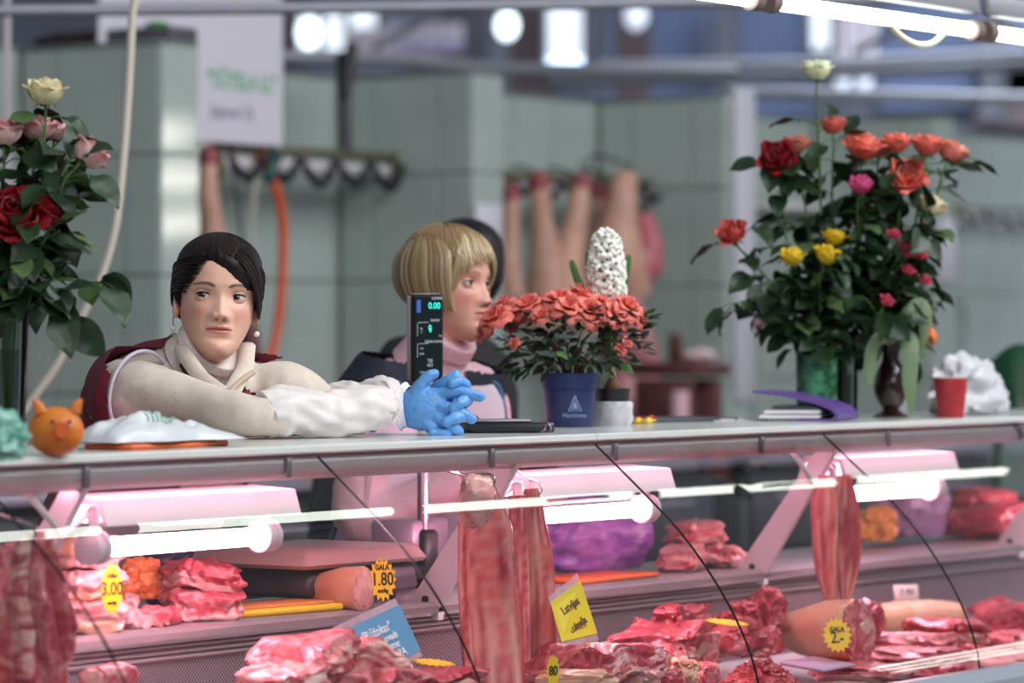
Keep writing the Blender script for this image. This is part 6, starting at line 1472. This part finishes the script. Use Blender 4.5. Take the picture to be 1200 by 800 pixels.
# ---- rear shelf (Z .895)
ZS = .895
for i, (y, hh, s, lab) in enumerate(((725, 40, 1, 'bottom slab in the stack of pork belly at the left'), (688, 34, 2, 'middle slab in the stack of pork belly at the left'), (656, 34, 3, 'top slab in the stack of pork belly at the left'))):
    c = pz(88, y, .30); k = 1/pxm(c); c.z = ZS+[.031, .087, .138][i]; layered('pork_belly', lab, c, (.075-.004*i, .07, [.030, .026, .025][i]), s, [(.3, M_skinp), (.7, M_fat)] if i < 2 else [(.4, M_fat), (.6, M_skinp)], rz=-.15+.1*i, amp=.05, group='stacked pork belly slabs')
blobthing('plastic_bag', 'crumpled orange plastic bag behind the small pork pieces', 'bag', pz(165, 683, .42)+V((0, 0, 0)), (.06, .045, .045), 5, mat('orange_film', 'e0703a', rough=.3, col2='f09a5a', vs=20, bump=.6, bs=30), .3)
p = pz(215, 672, .60); blobthing('plastic_bag', 'dark purple plastic bag behind the lamp at the left', 'bag', V((p.x, .60, ZS+.05)), (.12, .05, .09), 8, mat('dark_purple_film', '3a2b52', rough=.3, var=.3, vs=15, bump=.5, bs=30), .25)
for i, (x, y, w_, h_, s) in enumerate(((150, 722, 34, 26, 1), (176, 722, 30, 24, 2), (160, 735, 36, 20, 3), (186, 732, 34, 26, 4), (146, 738, 28, 18, 5), (198, 722, 30, 24, 6), (150, 705, 26, 20, 7))):
    c = pz(x, y, .27 if i != 6 else .33); k = 1/pxm(c); c.z = max(c.z, ZS+h_*k*.42); b = MB(); chunk(b, c, (w_*k*.55, w_*k*.4, h_*k*.5), s+20, .5, .3, 3, Matrix.Rotation(s*1.1, 3, 'Z'))
    tag(b.build('pork_piece', M_pork if i % 2 else M_fat), ['small pork piece touching the star card 3.00', 'small pork piece in the middle of the heap', 'small pork piece at the front of the heap', 'small pork piece leaning on the stacked roast', 'small pork piece at the front left of the heap', 'small pork piece at the back right of the heap', 'small pork piece lying on top of the heap'][i], 'meat', 'small pork pieces on the rear shelf')
c = pz(236, 716, .30); layered('pork_roast', 'lower half of the stacked pork roast left of the yellow board', V((c.x, .30, ZS+.03)), (.066, .058, .028), 31, [(.35, M_fat), (.65, M_pork)], rz=-.5, group='stacked pork roast')
layered('pork_roast', 'upper red half of the stacked pork roast left of the yellow board', V((c.x+.002, .30, ZS+.082)), (.066, .056, .024), 34, [(.4, M_fat), (.6, M_lean)], rz=-.35, ry=.12, sag=.3, group='stacked pork roast')
p = pz(328, 716, .28); cbd = thing('cutting_board', 'yellow cutting board with an orange top lying before the scale', 'board', (p.x, .30, ZS)); b = MB(); b.box((p.x, .30, ZS+.007), (.27, .12, .014), Matrix.Rotation(-.12, 3, 'Z'), bev=.004); b.build('board', mat('yellow_board', 'eec02a', rough=.4), cbd)
b = MB(); b.box((p.x-.005, .305, ZS+.0165), (.25, .105, .005), Matrix.Rotation(-.12, 3, 'Z'), bev=.002); b.build('orange_layer', mat('orange_board', 'd58a4a', rough=.5), cbd)
def hock(name, lab, c, L_, r, ax, seed, cutm=M_pork):
    """ham hock: rind-covered cone with a round cut face"""
    c = V(c); ax = V(ax).normalized(); t = thing(name, lab, 'meat', c); b = MB()
    b.tube([c-ax*L_*.55, c-ax*L_*.3, c+ax*L_*.1, c+ax*L_*.4, c+ax*L_*.45], [r*.30, r*.62, r*.95, r, r*.93], 28, 5, prof=lambda u, a: 1+.06*math.sin(a*2+seed)+.04*math.sin(a*5+u*4)); b.build('rind', M_skinp, t)
    b = MB(); M = ax.to_track_quat('Z', 'Y').to_matrix(); e = c+ax*L_*.45; chunk(b, e, (r*.9, r*.9, r*.16), seed, .2, .2, 4, M, 3); b.build('cut_face', cutm, t)
    b = MB(); chunk(b, e+ax*r*.13+M @ V((r*.2, r*.1, 0)), (r*.3, r*.22, r*.06), seed+3, .2, .3, 3, M); b.build('bone', M_fat, t); return t
c = pz(400, 690, .26); hock('ham_hock', 'small ham hock with a pale marbled cut face on the rear shelf', V((c.x, .27, ZS+.036)), .13, .042, RT*.85-FW*.45, 2, M_fat)
p = pz(480, 632, .52); b = MB(); b.box((p.x, .52, p.z), (.16, .10, .085), Matrix.Rotation(.15, 3, 'Z'), bev=.006); bx = b.build('steel_box', mat('pale_lilac_metal', 'b7a6b4', rough=.35, metal=.3)); bx.location = (0, 0, 0)
tag(bx, 'pale lilac metal box behind the scale pole', 'box'); b = MB(); b.box((p.x, .54, (p.z-.0425+ZS)/2), (.05, .04, p.z-.0425-ZS), bev=.003); b.build('stand', M_darksteel, bx)
p = pz(712, 640, .42); blobthing('plastic_bag', 'big purple plastic bag under the middle lamp', 'bag', V((p.x, .46, ZS+.07)), (.20, .085, .10), 14, mat('purple_film', '8a55b0', rough=.25, col2='b98ad6', vs=9, stretch=(2, 2, 5), bump=.7, bs=22, sss=.1), .2, 1.1)
p = pz(690, 678, .30); b = MB(); b.box((p.x+.05, .32, ZS+.006), (.30, .14, .012), bev=.004); tag(b.build('cutting_board', mat('orange_plastic')), 'orange cutting board under the purple bag', 'board')
for i, (x, y, w_, h_, s, rz, lab) in enumerate(((800, 652, 60, 34, 41, .3, 'lowest folded piece of pale pork belly beside the purple bag'), (815, 622, 60, 32, 42, -.3, 'upper folded piece of pale pork belly beside the purple bag'), (850, 652, 56, 30, 43, .1, 'right-hand piece of pale pork belly beside the purple bag'), (826, 645, 50, 36, 44, .7, 'middle piece of pale pork belly between the folded ones'))):
    c = pz(x, y, .32+.03*(i % 2)); k = 1/pxm(c); layered('pork_belly', lab, V((c.x, c.y, max(c.z, ZS+h_*k*.45))), (w_*k*.55, w_*k*.4, h_*k*.4), s, [(.4, M_fat), (.3, M_pork), (.3, M_fat)], rz=rz, ry=-.15+.15*i, sag=.4, group='pale pork belly pieces', amp=.1)
p = pz(1028, 634, .42); blobthing('plastic_bag', 'yellow-orange plastic bag right of the hanging pork strips', 'bag', V((p.x, .42, ZS+.05)), (.06, .05, .055), 16, mat('amber_film', 'd9a04a', rough=.3, var=.2, vs=15, bump=.5, bs=30), .25)
p = pz(1066, 612, .46); blobthing('plastic_bag', 'large lilac-grey plastic bag behind the last lamp at the right', 'bag', V((p.x, .46, ZS+.085)), (.17, .07, .11), 24, mat('lilac_grey_film', '9a86a6', rough=.35, var=.2, vs=10, bump=.5, bs=25), .2)
p = pz(1062, 694, .16); b = MB(); b.box(p, (.068, .003, .036), Matrix.Rotation(-.5, 3, 'Z') @ Matrix.Rotation(-.2, 3, 'X'), bev=.001); pt = tag(b.build('price_tag', mat('cream_card', 'c9b8b4', rough=.6)), 'small cream price tag above the log of rolled meat', 'tag'); pn = Matrix.Rotation(-.5, 3, 'Z') @ V((0, -1, .2)); text('2.90', .024, mat('grey_ink', '7a6a6c'), frame3(p+pn.normalized()*.003, Matrix.Rotation(-.5, 3, 'Z') @ V((1, 0, 0)), (0, 0, 1)), pt)
for i, (x, y, w_, h_, m, lab) in enumerate(((1150, 590, 80, 36, M_lean, 'upper red cut on the rear shelf at the far right'), (1170, 632, 90, 40, M_lean, 'lower dark red cut on the rear shelf at the far right'), (1130, 612, 60, 30, M_pork, 'pale pork cut on the rear shelf behind the far right lamp'))):
    c = pz(x, y, .36+.08*(i != 1)); k = 1/pxm(c); c.z = max(ZS+h_*k*.5, min(c.z, ZS+.1)); b = MB(); chunk(b, c, (w_*k*.6, w_*k*.4, h_*k*.55), 60+i, .6, .15, 4); tag(b.build('red_cut', m), lab, 'meat', 'red cuts at the far right')
# ---- front deck
def fr(name, lab, px, py, w_, h_, Y, m, seed, **kw): return meat(name, lab, px, py, w_, h_, Y, m, seed, **kw)
FAT3 = [(.3, M_pork), (.25, M_fat), (.45, M_lean)]
def slab(lab, px, py, w_, h_, Y, seed, layers, rz=0, ry=0, rx=0, sag=.2, name='pork_slab', group=None, dep=.55, amp=.14):
    c = pz(px, py, Y); k = 1/pxm(c); return layered(name, lab, c, (w_*k/2/.9, w_*k*dep, h_*k/2), seed, layers, rz, ry, rx, sag, group, amp)
gp1 = 'cuts in the rib pile'
slab('marbled rib block lying on top of the rib pile at the left', 358, 768, 100, 44, -.04, 71, [(.35, M_lean), (.4, M_belly), (.25, M_pork)], rz=.25, ry=-.12, group=gp1)
slab('streaky belly slice draped on the right of the rib pile', 425, 768, 92, 40, -.03, 72, [(.4, M_belly), (.2, M_fat), (.4, M_belly)], rz=-.5, ry=.22, sag=.6, group=gp1)
slab('lower rib block at the left foot of the rib pile', 335, 800, 80, 40, -.10, 73, [(.5, M_lean), (.5, M_belly)], rz=.1, group=gp1)
slab('lower pork block in the middle of the rib pile', 430, 802, 110, 38, -.09, 74, [(.4, M_belly), (.2, M_fat), (.4, M_pork)], rz=.2, group=gp1)
slab('red pork slab lying right of the rib pile', 505, 796, 90, 26, -.05, 75, [(.5, M_belly), (.5, M_lean)], rz=-.2, group=gp1)
fr('pork_piece', 'pink piece of pork at the bottom left before the perforated panel', 130, 795, 60, 34, .02, M_pork, 76)
fr('pork_piece', 'pale corner of pork at the bottom left edge of the pink piece', 106, 797, 26, 26, .0, M_fat, 77)
slab('broad pork neck slab under the yellow tag', 700, 778, 120, 44, -.10, 78, [(.3, M_pork), (.2, M_fat), (.5, M_lean)], rz=-.1)
slab('long dark red cut at the back of the deck right of the yellow tag', 775, 752, 95, 36, .03, 79, [(.4, M_fat), (.6, M_lean)], rz=.15, ry=-.1)
fr('pork_piece', 'knobbly pork cut on top of the long dark red cut', 800, 728, 70, 40, .06, M_lean, 80, amp=.35)
fr('pork_piece', 'pork knuckle pieces at the right end of the long dark red cut', 812, 760, 62, 46, -.02, M_pork, 81, amp=.4)
for i, (x, y, w_, h_, Y, m, lab) in enumerate(((760, 780, 50, 34, -.14, M_pork, 'small round pork cut before the long dark red cut'), (800, 786, 46, 30, -.16, M_skinp, 'curled piece of rind at the bottom middle'), (740, 794, 56, 28, -.18, M_fat, 'pale pork cut at the bottom right of the yellow tag'), (675, 796, 70, 24, -.16, M_skinp, 'flat piece of rind at the bottom under the pork neck'), (776, 799, 60, 26, -.2, M_lean, 'red pork end at the very bottom beside the mince'), (826, 790, 40, 30, -.12, M_pork, 'pork lump touching the left side of the mince'))):
    fr('pork_piece', lab, x, y, w_, h_, Y, m, 90+i, amp=.3, rz=i*.8, group='small cuts at the bottom middle')
for i, (x, y, w_, h_, lab) in enumerate(((862, 736, 60, 40, 'dark red cut under the flat star card'), (898, 716, 48, 54, 'upright dark red cut at the back beside the hanging pork strips'), (845, 752, 56, 36, 'dark red cut at the left of the mince'), (888, 752, 56, 36, 'dark red cut right behind the mince'), (872, 716, 40, 26, 'small dark red cut at the top of the heart-sized heap'))):
    fr('red_cut', lab, x, y, w_, h_, .03-.03*(i in (2, 3)), M_lean, 100+i, amp=.3, rz=i, group='dark red cuts behind the mince')
c = pz(890, 790, -.17); k = 1/pxm(c); rr = random.Random(4); mt = None
b = MB()
for i in range(420):
    a = rr.uniform(0, 2*PI); q = math.sqrt(rr.random()); h_ = (1-q*q)*.062; p = c+V((math.cos(a)*q*.10, math.sin(a)*q*.075, -.035+h_*rr.uniform(.75, 1.0)))
    d = V((rr.gauss(0, 1), rr.gauss(0, 1), rr.gauss(0, .35))).normalized()*.012; b.tube([p-d, p+V((rr.gauss(0, .003), rr.gauss(0, .003), .002)), p+d], .0036, 5, 2)
b.blob(c+V((0, 0, -.04)), (.10, .075, .055), 4); tag(b.build('minced_meat', M_mince), 'heap of minced meat at the bottom right of the middle', 'mince', None, 'stuff')
c = pz(960, 738, -.06); hock('ham_hock', 'large ham hock with orange rind behind its yellow star card', V((c.x, -.06, c.z-.004)), .21, .072, RT*.75-FW*.55+V((0, 0, .05)), 5)
fr('pork_piece', 'red meat hanging over the right side of the large ham hock', 1012, 728, 50, 44, -.03, M_lean, 110, amp=.35)
p = pz(958, 778, -.19); b = MB(); b.box(p, (.16, .10, .006), Matrix.Rotation(.1, 3, 'Z') @ Matrix.Rotation(.12, 3, 'X'), bev=.002); tag(b.build('lilac_tray', mat('lilac_board', 'c0a0bc', rough=.4)), 'lilac board in front of the large ham hock', 'board')
ca, cb_ = pz(1020, 728, .08), pz(1118, 722, .08); b = MB(); b.tube([ca, ca.lerp(cb_, .3), ca.lerp(cb_, .7), cb_], [.034, .042, .042, .034], 26, 6, prof=lambda u, a: 1+.03*math.sin(u*60)); tag(b.build('meat_roll', M_skinp), 'thick log of rolled meat in the right part of the case', 'meat')
for i, (x, y, w_, h_, Y, lay_, lab) in enumerate(((1108, 738, 74, 26, -.07, [(.4, M_fat), (.6, M_lean)], 'thick rib block standing before the log of rolled meat'), (1065, 752, 90, 18, -.08, [(1, M_pork)], 'flat pork strip under the thick rib block'), (1060, 768, 110, 18, -.14, [(.5, M_fat), (.5, M_pork)], 'pale pork slice across the lower right of the case'), (1010, 786, 90, 16, -.2, [(.5, M_fat), (.5, M_pork)], 'pale pork slice beside the flat star card at the bottom'), (1165, 752, 80, 22, -.06, [(.3, M_lean), (.7, M_pork)], 'red pork slice right of the last glass joint'), (1150, 775, 110, 18, -.16, [(.5, M_lean), (.5, M_fat)], 'long pork slice along the front sill at the right'), (1180, 722, 70, 30, .06, [(1, M_lean)], 'dark red cut at the back of the right edge'), (1090, 785, 90, 16, -.22, [(.5, M_fat), (.5, M_lean)], 'pork slice nearest the front sill'))):
    slab(lab, x, y, w_, h_, Y, 120+i, lay_, rz=-.1+.07*i, sag=.1, group='flat cuts on the right deck')
# ---- hanging / standing name tags
def tagcard(name, lab, quad, Y, m, lines, mclear, dYtop=.03):
    P = [pz(x, y, Y+(dYtop if i in (0, 1) else 0)) for i, (x, y) in enumerate(quad)]; t = thing(name, lab, 'tag', P[3]); nrm = (P[1]-P[0]).cross(P[3]-P[0]).normalized(); nrm = nrm if nrm.dot(FW) < 0 else -nrm
    b = MB(); b.prism(P, -nrm*.001, nrm*.0005); b.build('card', m, t, smooth=False)
    ex_ = (P[1]-P[0]).normalized(); ey = (P[0]-P[3]).normalized()
    k = 1/pxm(P[0])
    for st, u, v, sz, mm in lines:
        q = P[0].lerp(P[1], u)*(1-v)+P[3].lerp(P[2], u)*v+nrm*.0016; text(st, sz*k, mm, frame3(q, ex_, ey), t, sx=.9, off=.0004)
    b = MB(); b.prism([P[0]+(P[0]-P[3])*.14, P[1]+(P[1]-P[2])*.14, P[2]+(P[2]-P[1])*.12, P[3]+(P[3]-P[0])*.12], -nrm*.003, -nrm*.0015); b.build('clear_holder', film_mat('tag_holder', 'd8b8c4', .45, bump=0), t, smooth=False); return t
M_wink = mat('white_ink', 'e6e6f0')
tagcard('name_tag', 'blue name tag with white lettering standing behind the rib pile', [(395, 742), (468, 708), (493, 762), (420, 796)], -.005, mat('blue_tag', '5d93bd', rough=.4), (('"Rūžokas"', .52, .30, 15, M_wink), ('novads', .66, .50, 12, M_wink), ('Izcelsme:', .60, .68, 12, M_wink), ('LATVIJA', .62, .88, 14, M_wink)), None)
tagcard('name_tag', 'yellow name tag reading Latvijas right of the hanging ribs', [(645, 706), (680, 680), (700, 742), (658, 752)], -.06, mat('yellow_tag', 'f0d02e', rough=.4), (('Latvijas', .5, .32, 14, M_brink), ('cūkgaļa', .55, .74, 13, M_brink)), None)
